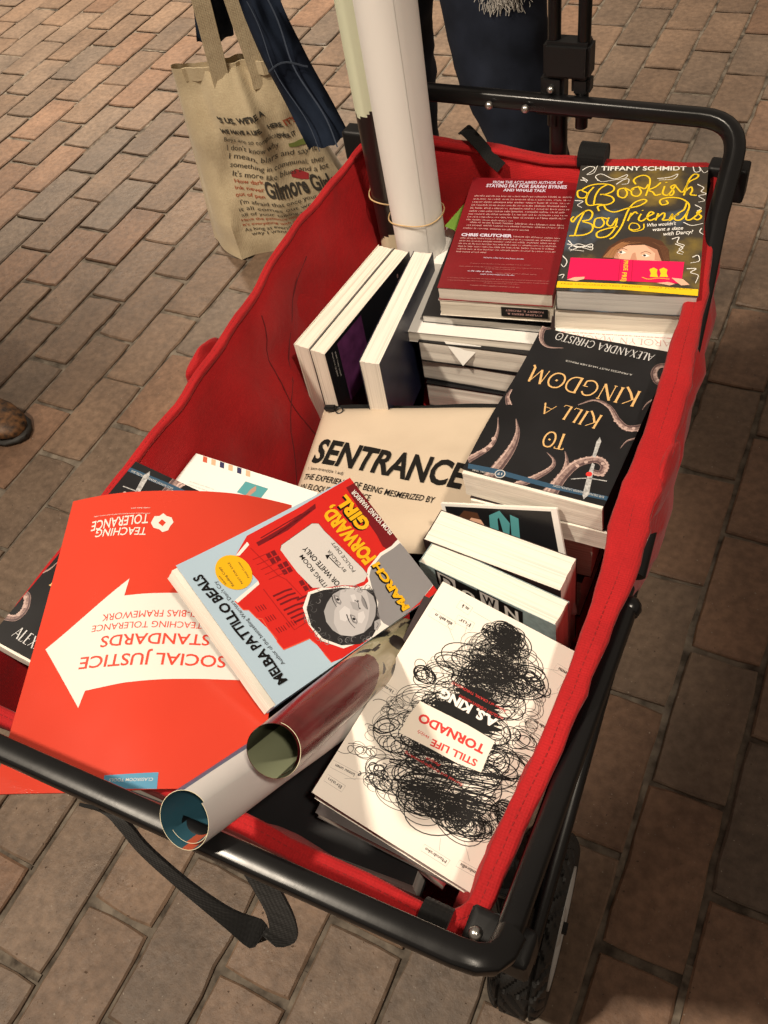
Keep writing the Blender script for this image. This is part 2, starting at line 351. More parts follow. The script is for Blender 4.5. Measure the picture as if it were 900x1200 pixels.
def emit_art(items, mats, base, rnd, sx=1.0, sy=1.0):
    """-> list of (verts2D in metres, faces, material slot, height)"""
    out = []
    slot = {}
    def idx(m):
        if m not in slot:
            slot[m] = base + len(slot); mats.append(MATS[m])
        return slot[m]
    def put(m, vs, fs, layer):
        out.append(([(x * .001 * sx, y * .001 * sy) for x, y in vs], fs, idx(m), LAYER * (layer + 1)))
    for it in items:
        k = it[0]
        if k == 'p':
            put(it[1], it[2], [tuple(range(len(it[2])))], it[3])
        elif k == 's':
            _, m, pts, w, layer, sm, w1 = it
            q = smooth2(pts) if sm and len(pts) > 2 else pts
            put(m, *ribbon(q, w, w1), layer)
        elif k == 'taper':
            _, m, pts, w0, w1, layer = it
            q = smooth2(pts, 8); put(m, *ribbon(q, w0, w1), layer)
            n_ = len(q); lo_, hi_ = [], []
            for i in range(n_):
                a_, b_ = q[max(0, i - 1)], q[min(n_ - 1, i + 1)]; l_ = math.hypot(b_[0] - a_[0], b_[1] - a_[1]) or 1e-9
                nx, ny = -(b_[1] - a_[1]) / l_, (b_[0] - a_[0]) / l_; w = w0 + (w1 - w0) * i / (n_ - 1)
                lo_.append((q[i][0] + nx * w * .33, q[i][1] + ny * w * .33)); hi_.append((q[i][0] - nx * w * .30, q[i][1] - ny * w * .30))
                if i % 2 == 0 and w > 2.2:
                    c_ = (q[i][0] + nx * w * .44, q[i][1] + ny * w * .44); rr_ = w * .11
                    put('tentacle_light', [(c_[0] + rr_ * math.cos(k * .785), c_[1] + rr_ * math.sin(k * .785)) for k in range(8)], [tuple(range(8))], layer + .6)
                if i % 3 == 1 and w > 3:
                    put('tentacle_dark', *ribbon([(q[i][0] - nx * w * .42, q[i][1] - ny * w * .42), q[i], (q[i][0] + nx * w * .2, q[i][1] + ny * w * .2)], .5, .2), layer + .5)
            put('tentacle_light', *ribbon(lo_, w0 * .16, w1 * .16), layer + .4); put('tentacle_dark', *ribbon(hi_, w0 * .26, w1 * .26), layer + .3)
        elif k == 'd':
            _, m, c, r, layer, ry = it
            put(m, [(c[0] + r * math.cos(a * math.pi / 14), c[1] + r * ry * math.sin(a * math.pi / 14)) for a in range(28)], [tuple(range(28))], layer)
        elif k == 'g':          # lines of print too small to read: words as rows of tiny strokes
            _, m, a, b, h, layer = it
            L = math.hypot(b[0] - a[0], b[1] - a[1]); ux, uy = (b[0] - a[0]) / L, (b[1] - a[1]) / L
            vs, fs = [], []
            x = 0
            while x < L - h:
                for _ in range(rnd.randint(2, 8)):
                    w = h * rnd.uniform(.35, .62)
                    if x + w > L: break
                    hh = h * rnd.choice((.62, .62, .66, 1.0))
                    kk = rnd.random(); t = h * .16
                    rects = [(x, 0, x + t, hh)]
                    if kk < .7: rects.append((x + w - t, 0, x + w, h * .62))
                    if kk < .45: rects.append((x + t, h * .62 - t, x + w - t, h * .62))
                    elif kk < .8: rects.append((x + t, 0, x + w - t, t))
                    else: rects.append((x + t, h * .3, x + w, h * .3 + t))
                    for x0, y0, x1, y1 in rects:
                        s = len(vs)
                        for px, py in ((x0, y0), (x1, y0), (x1, y1), (x0, y1)):
                            vs.append((a[0] + ux * px - uy * py, a[1] + uy * px + ux * py))
                        fs.append((s, s + 1, s + 2, s + 3))
                    x += w + h * .16
                x += h * .42
            if fs: put(m, vs, fs, layer)
        elif k == 't':
            _, m, text, a, b, h, layer, bold, style = it
            L = math.hypot(b[0] - a[0], b[1] - a[1]); ux, uy = (b[0] - a[0]) / L, (b[1] - a[1]) / L
            if style == 'serif':
                x = 0; segs = []
                for ch in text:
                    w, st = SERIF[ch]
                    for pts, tk in st: segs.append(([(x + px, py) for px, py in pts], tk))
                    x += w + .12
                tot = x - .12; sxx = L / tot
                for n_, (pts, tk) in enumerate(segs):
                    q = [(px * sxx, py * h) for px, py in pts]
                    if len(q) > 3: q = smooth2(q, 4)
                    ww = h * (.045 + .068 * tk)
                    vs, fs = ribbon(q, ww, ww)
                    put(m, [(a[0] + ux * x_ - uy * y_, a[1] + uy * x_ + ux * y_) for x_, y_ in vs], fs, layer + .12 * (n_ % 5))
                continue
            vs, fs = glyphs(text, bold, style)
            if not vs: continue
            x0 = min(v[0] for v in vs); x1 = max(v[0] for v in vs)
            kx = L / (x1 - x0); ky = h / CAP
            q = []
            for vx, vy in vs:
                px, py = (vx - x0) * kx, vy * ky
                if style == 'hand': py += h * .10 * math.sin(px * 1.1 / h + 1) ; px += h * .06 * math.sin(px * 2.3 / h)
                q.append((a[0] + ux * px - uy * py, a[1] + uy * px + ux * py))
            put(m, q, fs, layer)
        elif k == 'scribble':   # a wild pencil tangle inside an envelope given as left/right pairs
            _, m, env, layer = it
            n = len(env)
            def at(t):
                f = t * (n - 1); i = min(n - 2, int(f)); f -= i
                l = [env[i][0][j] * (1 - f) + env[i + 1][0][j] * f for j in (0, 1)]
                r = [env[i][1][j] * (1 - f) + env[i + 1][1][j] * f for j in (0, 1)]
                return l, r
            for y0, y1, core in ((.28, .56, .46),):     # gone over so often that it is solid black
                vs = []; n_ = 46
                for i in range(n_ + 1):
                    u = i / n_; l, r = at(y0 + (y1 - y0) * u); cx_, cy_ = (l[0] + r[0]) / 2, (l[1] + r[1]) / 2; e = math.sin(math.pi * u) ** .4
                    kl = core * e * (1 + rnd.uniform(-.35, .3)); kr = core * e * (1 + rnd.uniform(-.35, .3))
                    vs += [(cx_ + (l[0] - cx_) * kl, cy_ + (l[1] - cy_) * kl), (cx_ + (r[0] - cx_) * kr, cy_ + (r[1] - cy_) * kr)]
                put(m, vs, [(2 * i, 2 * i + 1, 2 * i + 3, 2 * i + 2) for i in range(n_)], layer - 2)
            for s in range(270):
                t = .98 * rnd.random() ** 1.25; l, r = at(t); e = rnd.gauss(0, .42 if s % 3 == 0 else .8); e = max(-1, min(1, e))
                d = math.hypot(r[0] - l[0], r[1] - l[1]); R0 = min(d * .36, rnd.choice((rnd.uniform(4, 11), rnd.uniform(9, 27)))); e *= max(0, 1.08 - 2 * R0 / d); c0 = ((l[0] + r[0]) / 2 + (r[0] - l[0]) / 2 * e, (l[1] + r[1]) / 2 + (r[1] - l[1]) / 2 * e); tu_ = rnd.randint(2, 4); asp = rnd.uniform(.45, .85); ro = rnd.uniform(-.5, .5); dx = rnd.uniform(-.2, .2) * d; dy = rnd.uniform(-6, 6); n_ = tu_ * 26; pts = []
                ax_, ay_ = (r[0] - l[0]) / d, (r[1] - l[1]) / d
                for i in range(n_ + 1):
                    u = i / n_; th = u * tu_ * 6.283 + s; k_ = R0 * (.75 + .25 * math.sin(u * 5 + s))
                    px, py = k_ * math.cos(th), k_ * asp * math.sin(th); px, py = px * math.cos(ro) - py * math.sin(ro) + dx * (u - .5), px * math.sin(ro) + py * math.cos(ro) + dy * (u - .5)
                    pts.append((c0[0] + ax_ * px - ay_ * py, c0[1] + ay_ * px + ax_ * py))
                w = rnd.choice((.3, .4, .5, .65, .85))
                put(m, *ribbon(pts, w, w), layer - 1 + .004 * s)
            for s in range(11):
                ph = rnd.uniform(0, 6.28); t0 = rnd.uniform(-.1, .95); span = rnd.uniform(.12, .5); turns = rnd.randint(5, 11)
                amp = rnd.uniform(.62, 1.02) if s % 3 else rnd.uniform(.25, .6); off = rnd.uniform(-.25, .25); pts = []; steps = turns * 14
                wob = rnd.uniform(.8, 2.2); vy = rnd.uniform(2, 7)
                for i in range(steps + 1):
                    u = i / steps; t = min(1, max(0, t0 + span * u + .02 * math.sin(u * 9 + ph)))
                    l, r = at(t); th = ph + u * turns * 6.283
                    wv = amp * (.86 + .14 * math.sin(th * .37 * wob + ph))
                    e = max(-1, min(1, (1 - abs(off)) * wv * math.cos(th) + off * .6))
                    cx_, cy_ = (l[0] + r[0]) / 2, (l[1] + r[1]) / 2; hx, hy = (r[0] - l[0]) / 2, (r[1] - l[1]) / 2
                    d = math.hypot(hx, hy) or 1
                    o = vy * (.7 + .3 * math.sin(th * .21)) * math.sin(th) * min(1, d / 18)
                    pts.append((cx_ + hx * e - hy / d * o, cy_ + hy * e + hx / d * o))
                w = rnd.choice((.4, .5, .6, .8, 1.0))
                vs, fs = ribbon(pts, w, w)
                put(m, vs, fs, layer - 1 + .02 * s)
            for s in range(26):  # small fuzzy loops along the outline
                t = rnd.uniform(.2, 1); l, r = at(t); e = rnd.choice((0, 1)); c = l if e else r
                d = math.hypot(r[0] - l[0], r[1] - l[1]); cx0 = c[0] + (r[0] - l[0]) / d * (4 if e else -4); cy0 = c[1] + (r[1] - l[1]) / d * (4 if e else -4)
                pts = []
                for i in range(40):
                    th = i / 40 * 6.283 * rnd.choice((2, 2, 2)) ; rr = 5.5 * (1 + .25 * math.sin(i * .5 + s))
                    pts.append((cx0 + rr * math.cos(th + s) + (i - 20) * .10, cy0 + rr * .62 * math.sin(th + s) + (i - 20) * .14))
                vs, fs = ribbon(pts, .3, .3); put(m, vs, fs, layer + 1 + .04 * s)
    return out

def bend(bm, axis, a, b, step):
    """cut the mesh into strips so that it can follow a curve"""
    x = a + step
    nrm = Vector((1, 0, 0)) if axis == 0 else Vector((0, 1, 0))
    while x < b - 1e-6:
        bmesh.ops.bisect_plane(bm, geom=bm.verts[:] + bm.edges[:] + bm.faces[:], plane_co=nrm * x, plane_no=nrm, dist=1e-7)
        x += step

def sheet(name, w, h, base_mat, art, parent, thick=.0004, z=0.0, step=None, axis=0, f=None, rnd=None, back=None, corner=0.0):
    """a printed sheet or cover lying at height z, optionally bent by f(x, y) -> dz, or mapped by f returning a Vector"""
    bm = bmesh.new(); mats = [MATS[base_mat]]; 
    bm_box(bm, (-w / 2, -h / 2, -thick), (w / 2, h / 2, 0))
    if back:
        mats.append(MATS[back])
        bm.faces.ensure_lookup_table(); bm.faces[0].material_index = 1
    for vs, fs, mi, hh in emit_art(art or [], mats, len(mats), rnd or random.Random(5)):
        V = [bm.verts.new((min(w / 2, max(-w / 2, x)), min(h / 2, max(-h / 2, y)), hh)) for x, y in vs]
        for q in fs:
            try:
                fc = bm.faces.new([V[i] for i in q]); fc.material_index = mi
                fc.normal_update()
                if fc.normal.z < 0: fc.normal_flip()
            except ValueError: pass
    if step:
        big = [fc for fc in bm.faces if len(fc.verts) > 4]
        if big: bmesh.ops.triangulate(bm, faces=big)
        if axis in (0, 2): bend(bm, 0, -w / 2, w / 2, step)
        if axis in (1, 2): bend(bm, 1, -h / 2, h / 2, step)
    for v in bm.verts:
        if f:
            r = f(v.co.x, v.co.y)
            if isinstance(r, tuple):      # (point, normal)
                v.co = r[0] + r[1] * v.co.z
            else:
                v.co.z += r
        v.co.z += z
    return obj(name, bm, mats, parent, smooth=bool(step))

def art_on_surface(bm, items, mats, base, rnd, step, lo, hi, fmap):
    """lay printed shapes on a curved surface: cut them into small pieces first, then map (x, y, height) -> point"""
    t = bmesh.new()
    for vs, fs, mi, hh in emit_art(items, mats, base, rnd):
        V = [t.verts.new((x, y, hh)) for x, y in vs]
        for q in fs:
            try: t.faces.new([V[i] for i in q]).material_index = mi
            except ValueError: pass
    big = [fc for fc in t.faces if len(fc.verts) > 4]
    if big: bmesh.ops.triangulate(t, faces=big)
    bend(t, 0, lo[0], hi[0], step); bend(t, 1, lo[1], hi[1], step)
    vmap = {v: bm.verts.new(fmap(v.co.x, v.co.y, v.co.z)) for v in t.verts}
    for fc in t.faces:
        try: bm.faces.new([vmap[v] for v in fc.verts]).material_index = fc.material_index
        except ValueError: pass
    t.free()

def mtx(c, x, y, z):
    return Matrix(((x[0], y[0], z[0], c[0]), (x[1], y[1], z[1], c[1]), (x[2], y[2], z[2], c[2]), (0, 0, 0, 1)))

def yawm(c, yaw, tilt=0.0, roll=0.0):
    return Matrix.Translation(c) @ Matrix.Rotation(math.radians(yaw), 4, 'Z') @ Matrix.Rotation(math.radians(tilt), 4, 'X') @ Matrix.Rotation(math.radians(roll), 4, 'Y')

SEED = [10]
def book(name, label, M, w, h, t, cover='cover_cream', pages='pages_cream', art=None, group=None, spine=None, back=None,
         spine_side=-1, ct=.0006, lift=None, cat='book', pw=None, tail=0.0, head=0.0, cover_label=None, pull=0.0):
    """M: pose of the centre of the top cover. The thing's Empty stands at the bottom cover."""
    SEED[0] += 1; rnd = random.Random(SEED[0])
    root = thing(name, label, cat, M @ Matrix.Translation((0, 0, -t)), group)
    fc = sheet('front_cover', w, h, cover, art, root, ct, t, .006 if lift else None, 2, lift, rnd)
    sheet('back_cover', w, h, back or cover, None, root, ct, ct)
    bm = bmesh.new(); sx = spine_side * w / 2
    pts = [(sx, -h / 2), (sx, h / 2)]
    th = .0007
    bm_box(bm, (min(sx, sx - spine_side * th), -h / 2 + .0002, ct + .0001), (max(sx, sx - spine_side * th), h / 2 - .0002, t - ct - .0001))
    obj('spine', bm, MATS[spine or cover], root, False)
    bm = bmesh.new()
    x0, x1 = (-w / 2 + th + .0001, w / 2 - .0012) if spine_side < 0 else (-w / 2 + .0012, w / 2 - th - .0001)
    nx, ny, nz = 10, 12, max(3, int(t / .004))
    lo = (x0, -h / 2 + .0008 - tail, ct + .0001); hi = (x1, h / 2 - .0008 + head, t - ct - .0001)
    # page block as a lofted set of slightly shifted layers, so the edges are never ruler-clean
    rings = []
    for k in range(nz + 1):
        zz = lo[2] + (hi[2] - lo[2]) * k / nz
        dx = rnd.uniform(-.0004, .0004) + pull * (k / nz - .5); dy = rnd.uniform(-.0004, .0004)
        ring = []
        def add(px, py, wob):
            ring.append(bm.verts.new((px + (dx if abs(px - sx) > .01 else 0) , py + dy + wob * rnd.uniform(-.0003, .0003), zz)))
        for i in range(nx): add(lo[0] + (hi[0] - lo[0]) * i / nx, lo[1], 1)
        for i in range(ny): add(hi[0], lo[1] + (hi[1] - lo[1]) * i / ny, 0)
        for i in range(nx): add(hi[0] - (hi[0] - lo[0]) * i / nx, hi[1], 1)
        for i in range(ny): add(lo[0], hi[1] - (hi[1] - lo[1]) * i / ny, 0)
        rings.append(ring)
    n = len(rings[0])
    for a, b in zip(rings, rings[1:]):
        for i in range(n): bm.faces.new((a[i], a[(i + 1) % n], b[(i + 1) % n], b[i]))
    bm.faces.new(rings[0][::-1]); bm.faces.new(rings[-1])
    obj('page_block', bm, MATS[pages], root, True, 40)
    return root

RND = random.Random(7)
# ------------------------------------------------------------------ ground: clay pavers in running bond
def brick_material():
    m = bpy.data.materials.new('clay_brick'); m.use_nodes = True
    nt = m.node_tree; N = nt.nodes; L = nt.links; b = N["Principled BSDF"]
    at = N.new("ShaderNodeAttribute"); at.attribute_name = 'tone'
    tc = N.new("ShaderNodeTexCoord")
    def noise_node(s, d=6, r=.6):
        n = N.new("ShaderNodeTexNoise"); n.inputs["Scale"].default_value = s; n.inputs["Detail"].default_value = d; n.inputs["Roughness"].default_value = r
        L.new(tc.outputs["Object"], n.inputs["Vector"]); return n
    def mixn(mode, fac, a, bb):
        x = N.new("ShaderNodeMix"); x.data_type = 'RGBA'; x.blend_type = mode
        if isinstance(fac, float): x.inputs["Factor"].default_value = fac
        else: L.new(fac, x.inputs["Factor"])
        for v, k in ((a, "A"), (bb, "B")):
            if isinstance(v, tuple): x.inputs[k].default_value = v
            else: L.new(v, x.inputs[k])
        return x.outputs["Result"]
    def ramp(src, p0, p1, c0=(0, 0, 0, 1), c1=(1, 1, 1, 1)):
        r = N.new("ShaderNodeValToRGB"); r.color_ramp.elements[0].position = p0; r.color_ramp.elements[1].position = p1
        r.color_ramp.elements[0].color = c0; r.color_ramp.elements[1].color = c1
        L.new(src, r.inputs["Fac"]); return r.outputs["Color"]
    c = mixn('MULTIPLY', .75, at.outputs["Color"], ramp(noise_node(9).outputs["Fac"], .28, .72, (.60, .60, .61, 1), (1.20, 1.17, 1.14, 1)))
    c = mixn('MULTIPLY', .6, c, ramp(noise_node(70).outputs["Fac"], .35, .65, (.6, .6, .6, 1), (1.25, 1.25, 1.25, 1)))
    pits = ramp(noise_node(170, 2, .5).outputs["Fac"], .71, .77)
    c = mixn('MIX', pits, c, (.075, .050, .036, 1))
    specks = ramp(noise_node(230, 1, .4).outputs["Fac"], .75, .79)
    c = mixn('MIX', specks, c, (.29, .24, .19, 1))
    stain = ramp(noise_node(2.6, 4, .55).outputs["Fac"], .63, .8)
    st = N.new("ShaderNodeMath"); st.operation = 'MULTIPLY'; st.inputs[1].default_value = .55; L.new(stain, st.inputs[0])
    c = mixn('MIX', st.outputs[0], c, (.05, .045, .042, 1))
    L.new(c, b.inputs["Base Color"])
    rr = N.new("ShaderNodeMapRange"); rr.inputs[3].default_value = .28; rr.inputs[4].default_value = .66
    L.new(noise_node(12).outputs["Fac"], rr.inputs[0]); L.new(rr.outputs[0], b.inputs["Roughness"])
    b.inputs["Specular IOR Level"].default_value = .35
    h = N.new("ShaderNodeMath"); h.operation = 'SUBTRACT'; L.new(noise_node(60, 8, .7).outputs["Fac"], h.inputs[0]); L.new(pits, h.inputs[1])
    bp = N.new("ShaderNodeBump"); bp.inputs["Strength"].default_value = .55; bp.inputs["Distance"].default_value = .003
    L.new(h.outputs[0], bp.inputs["Height"]); L.new(bp.outputs["Normal"], b.inputs["Normal"])
    return m

BW, BL = 0.10360, 0.21496
def build_ground():
    bm = bmesh.new(); col = bm.loops.layers.float_color.new('tone')
    mort = mat('joint_sand', (.23, .195, .155), .9, .2, vary=.5, vscale=38, bump=.8, bscale=240, two=(.055, .045, .036))
    grout = mat('joint_grout', (.22, .185, .145), .9, .2, vscale=55, bump=.6, bscale=260, two=(.05, .04, .032))
    rnd = random.Random(3)
    def quad(pts, mi, tone=(1, 1, 1)):
        f = bm.faces.new([bm.verts.new(p) for p in pts]); f.material_index = mi
        for l in f.loops: l[col] = (*tone, 1)
        return f
    quad([(-40, -40, -.0055), (40, -40, -.0055), (40, 40, -.0055), (-40, 40, -.0055)], 1)
    for k in range(-36, 14):
        for j in range(-8, 17):
            v0 = j + (0 if k % 2 == 0 else .5) - (.09 if k < -8 else .03) + rnd.uniform(-.012, .012)
            g = .0028 + rnd.uniform(-.001, .0012)
            x0, x1 = k * BW + g, (k + 1) * BW - g + rnd.uniform(-.001, .001)
            y0, y1 = v0 * BL + g, (v0 + 1) * BL - g + rnd.uniform(-.001, .001)
            z = rnd.uniform(-.0012, .0012)
            r = rnd.random(); a = rnd.uniform(.76, 1.0)
            if r < .42: t = (.222, .150, .103)
            elif r < .72: t = (.205, .147, .106)
            elif r < .88: t = (.238, .145, .095)
            else: t = (.182, .138, .105)
            t = tuple(c * a for c in t)
            ce = ((x0 + x1) / 2, (y0 + y1) / 2); rot = rnd.uniform(-.006, .006)
            out = []
            for (ax, ay, bx, by, n_) in ((x0, y0, x1, y0, 3), (x1, y0, x1, y1, 6), (x1, y1, x0, y1, 3), (x0, y1, x0, y0, 6)):
                for q in range(n_):
                    u = q / n_; px, py = ax + (bx - ax) * u, ay + (by - ay) * u
                    if q == 0: px += (ce[0] - px) * rnd.uniform(.01, .05); py += (ce[1] - py) * rnd.uniform(.005, .022)
                    chip = rnd.uniform(0, .0016) if rnd.random() < .85 else rnd.uniform(.001, .0042)
                    d_ = math.hypot(ce[0] - px, ce[1] - py); px += (ce[0] - px) / d_ * chip; py += (ce[1] - py) / d_ * chip
                    rx, ry = px - ce[0], py - ce[1]; out.append((ce[0] + rx - ry * rot, ce[1] + ry + rx * rot))
            n_ = len(out); tx, ty = rnd.uniform(-.010, .010), rnd.uniform(-.006, .006)
            zt = [z + (p[0] - ce[0]) * tx + (p[1] - ce[1]) * ty for p in out]
            def shrink(p, e): 
                return (p[0] + max(-e, min(e, (ce[0] - p[0]) * .12)), p[1] + max(-e, min(e, (ce[1] - p[1]) * .12)))
            bw = [.0016 + rnd.uniform(0, .0022) for _ in out]
            top = [bm.verts.new((*shrink(p, e), zz)) for p, e, zz in zip(out, bw, zt)]
            mid = [bm.verts.new((p[0], p[1], zz - .0012 - e * .5)) for p, e, zz in zip(out, bw, zt)]
            low = [bm.verts.new((p[0], p[1], -.012)) for p in out]
            fs = [bm.faces.new(top)]
            for u, w in ((top, mid), (mid, low)):
                for i in range(n_): fs.append(bm.faces.new((w[i], w[(i + 1) % n_], u[(i + 1) % n_], u[i])))
            for f in fs:
                for l in f.loops: l[col] = (*t, 1)
            # pale grout left in some of the joints
            if rnd.random() < (.30 if (k < -16 and j > 4) else .16):
                e = rnd.uniform(.0, .4); s = rnd.uniform(.35, 1)
                zz = -.0026
                if rnd.random() < .5:
                    ya = y0 + (y1 - y0) * e; yb = y0 + (y1 - y0) * min(1, e + s)
                    quad([(x0 - 2 * g - .001, ya, zz), (x0 + .001, ya, zz), (x0 + .001, yb, zz), (x0 - 2 * g - .001, yb, zz)], 2)
                else:
                    quad([(x0, y0 - 2 * g - .001, zz - .0004), (x1, y0 - 2 * g - .001, zz - .0004), (x1, y0 + .001, zz - .0004), (x0, y0 + .001, zz - .0004)], 2)
    o = obj('ground', bm, [brick_material(), mort, grout], None, False)
    tag(o, 'worn brown clay brick paving in running bond under the wagon', None, None, 'structure')
build_ground()

# ------------------------------------------------------------------ the wagon
def interp(tab, y):
    tab = sorted(tab)
    if y <= tab[0][0]: return tab[0][1:]
    for a, b in zip(tab, tab[1:]):
        if y <= b[0]:
            t = (y - a[0]) / (b[0] - a[0]); t2 = t * t * (3 - 2 * t) * .5 + t * .5
            return tuple(p + (q - p) * t2 for p, q in zip(a[1:], b[1:]))
    return tab[-1][1:]
RIGHT = [(-.26, .040, .014, .556), (-.21, .040, .016, .560), (-.12, .047, .017, .564), (-.04, .051, .019, .566), (.03, .049, .025, .566), (.12, .043, .028, .567),
         (.21, .0415, .027, .567), (.33, .031, .021, .566), (.46, .016, .015, .566), (.60, .000, .012, .567)]       # y -> x, hem width, z
LEFT = [(-.27, -.430, .009, .545), (-.2, -.432, .009, .546), (-.12, -.434, .009, .548), (.047, -.433, .009, .55), (.15, -.437, .010, .55), (.21, -.440, .010, .55), (.36, -.459, .009, .552),
        (.53, -.458, .009, .556), (.60, -.447, .009, .562)]
YF, YB = -.263, .602

def rim_loop():
    pts = []
    def corner(c, a0, a1, r, z):
        for i in range(1, 5):
            a = math.radians(a0 + (a1 - a0) * i / 5); pts.append((Vector((c[0] + r * math.cos(a), c[1] + r * math.sin(a), z)), 1.0))
    r = .03
    xl, xr = interp(LEFT, YF)[0], interp(RIGHT, YF)[0]
    n = 26
    for i in range(n + 1):
        t = i / n; x = xl + r + (xr - xl - 2 * r) * t
        pts.append((Vector((x, YF + .006 * math.sin(math.pi * t), .548 + .006 * t)), .014))
    corner((xr - r, YF + r), -90, 0, r, .556)
    n = 52
    for i in range(n + 1):
        y = YF + r + (YB - YF - 2 * r) * i / n; x, w, z = interp(RIGHT, y); pts.append((Vector((x, y, z)), w))
    xl, xr = interp(LEFT, YB)[0], interp(RIGHT, YB)[0]
    corner((xr - r, YB - r), 0, 90, r, .567)
    n = 26
    for i in range(n + 1):
        t = i / n; x = xr - r - (xr - xl - 2 * r) * t
        pts.append((Vector((x, YB - .010 * math.sin(math.pi * t), .565 - .004 * math.sin(math.pi * t))), .016))
    corner((xl + r, YB - r), 90, 180, r, .56)
    n = 52
    for i in range(n + 1):
        y = YB - r - (YB - YF - 2 * r) * i / n; x, w, z = interp(LEFT, y); pts.append((Vector((x, y, z)), w))
    corner((xl * 0 + interp(LEFT, YF)[0] + r, YF + r), 180, 270, r, .548)
    out = []
    for p, w in pts:
        a = noise.noise(Vector((p.x * 16, p.y * 16, 2.0))); b = noise.noise(Vector((p.x * 16, p.y * 16, 8.0))); c = noise.noise(Vector((p.x * 45, p.y * 45, 5.0)))
        out.append((p + Vector((.0032 * a + .0012 * c, .002 * b, .0045 * b + .0015 * c)), (w if w < .5 else .014) * (1 + .16 * c)))
    return out

WAGON = thing('folding_wagon', 'red fabric folding wagon with black tube frame, heaped with books and rolled posters', 'wagon', (-.2, .15, 0))
def wobj(name, bm, mats, parent=None, smooth=True, auto=40):
    o = obj(name, bm, mats, None, smooth, auto)
    o.parent = parent or WAGON
    o.matrix_parent_inverse = Matrix.Translation((.2, -.15, 0)) if parent is None else Matrix.Identity(4)
    if parent is None:
        o.matrix_parent_inverse = Matrix.Identity(4); o.location = (.2, -.15, 0)
    return o

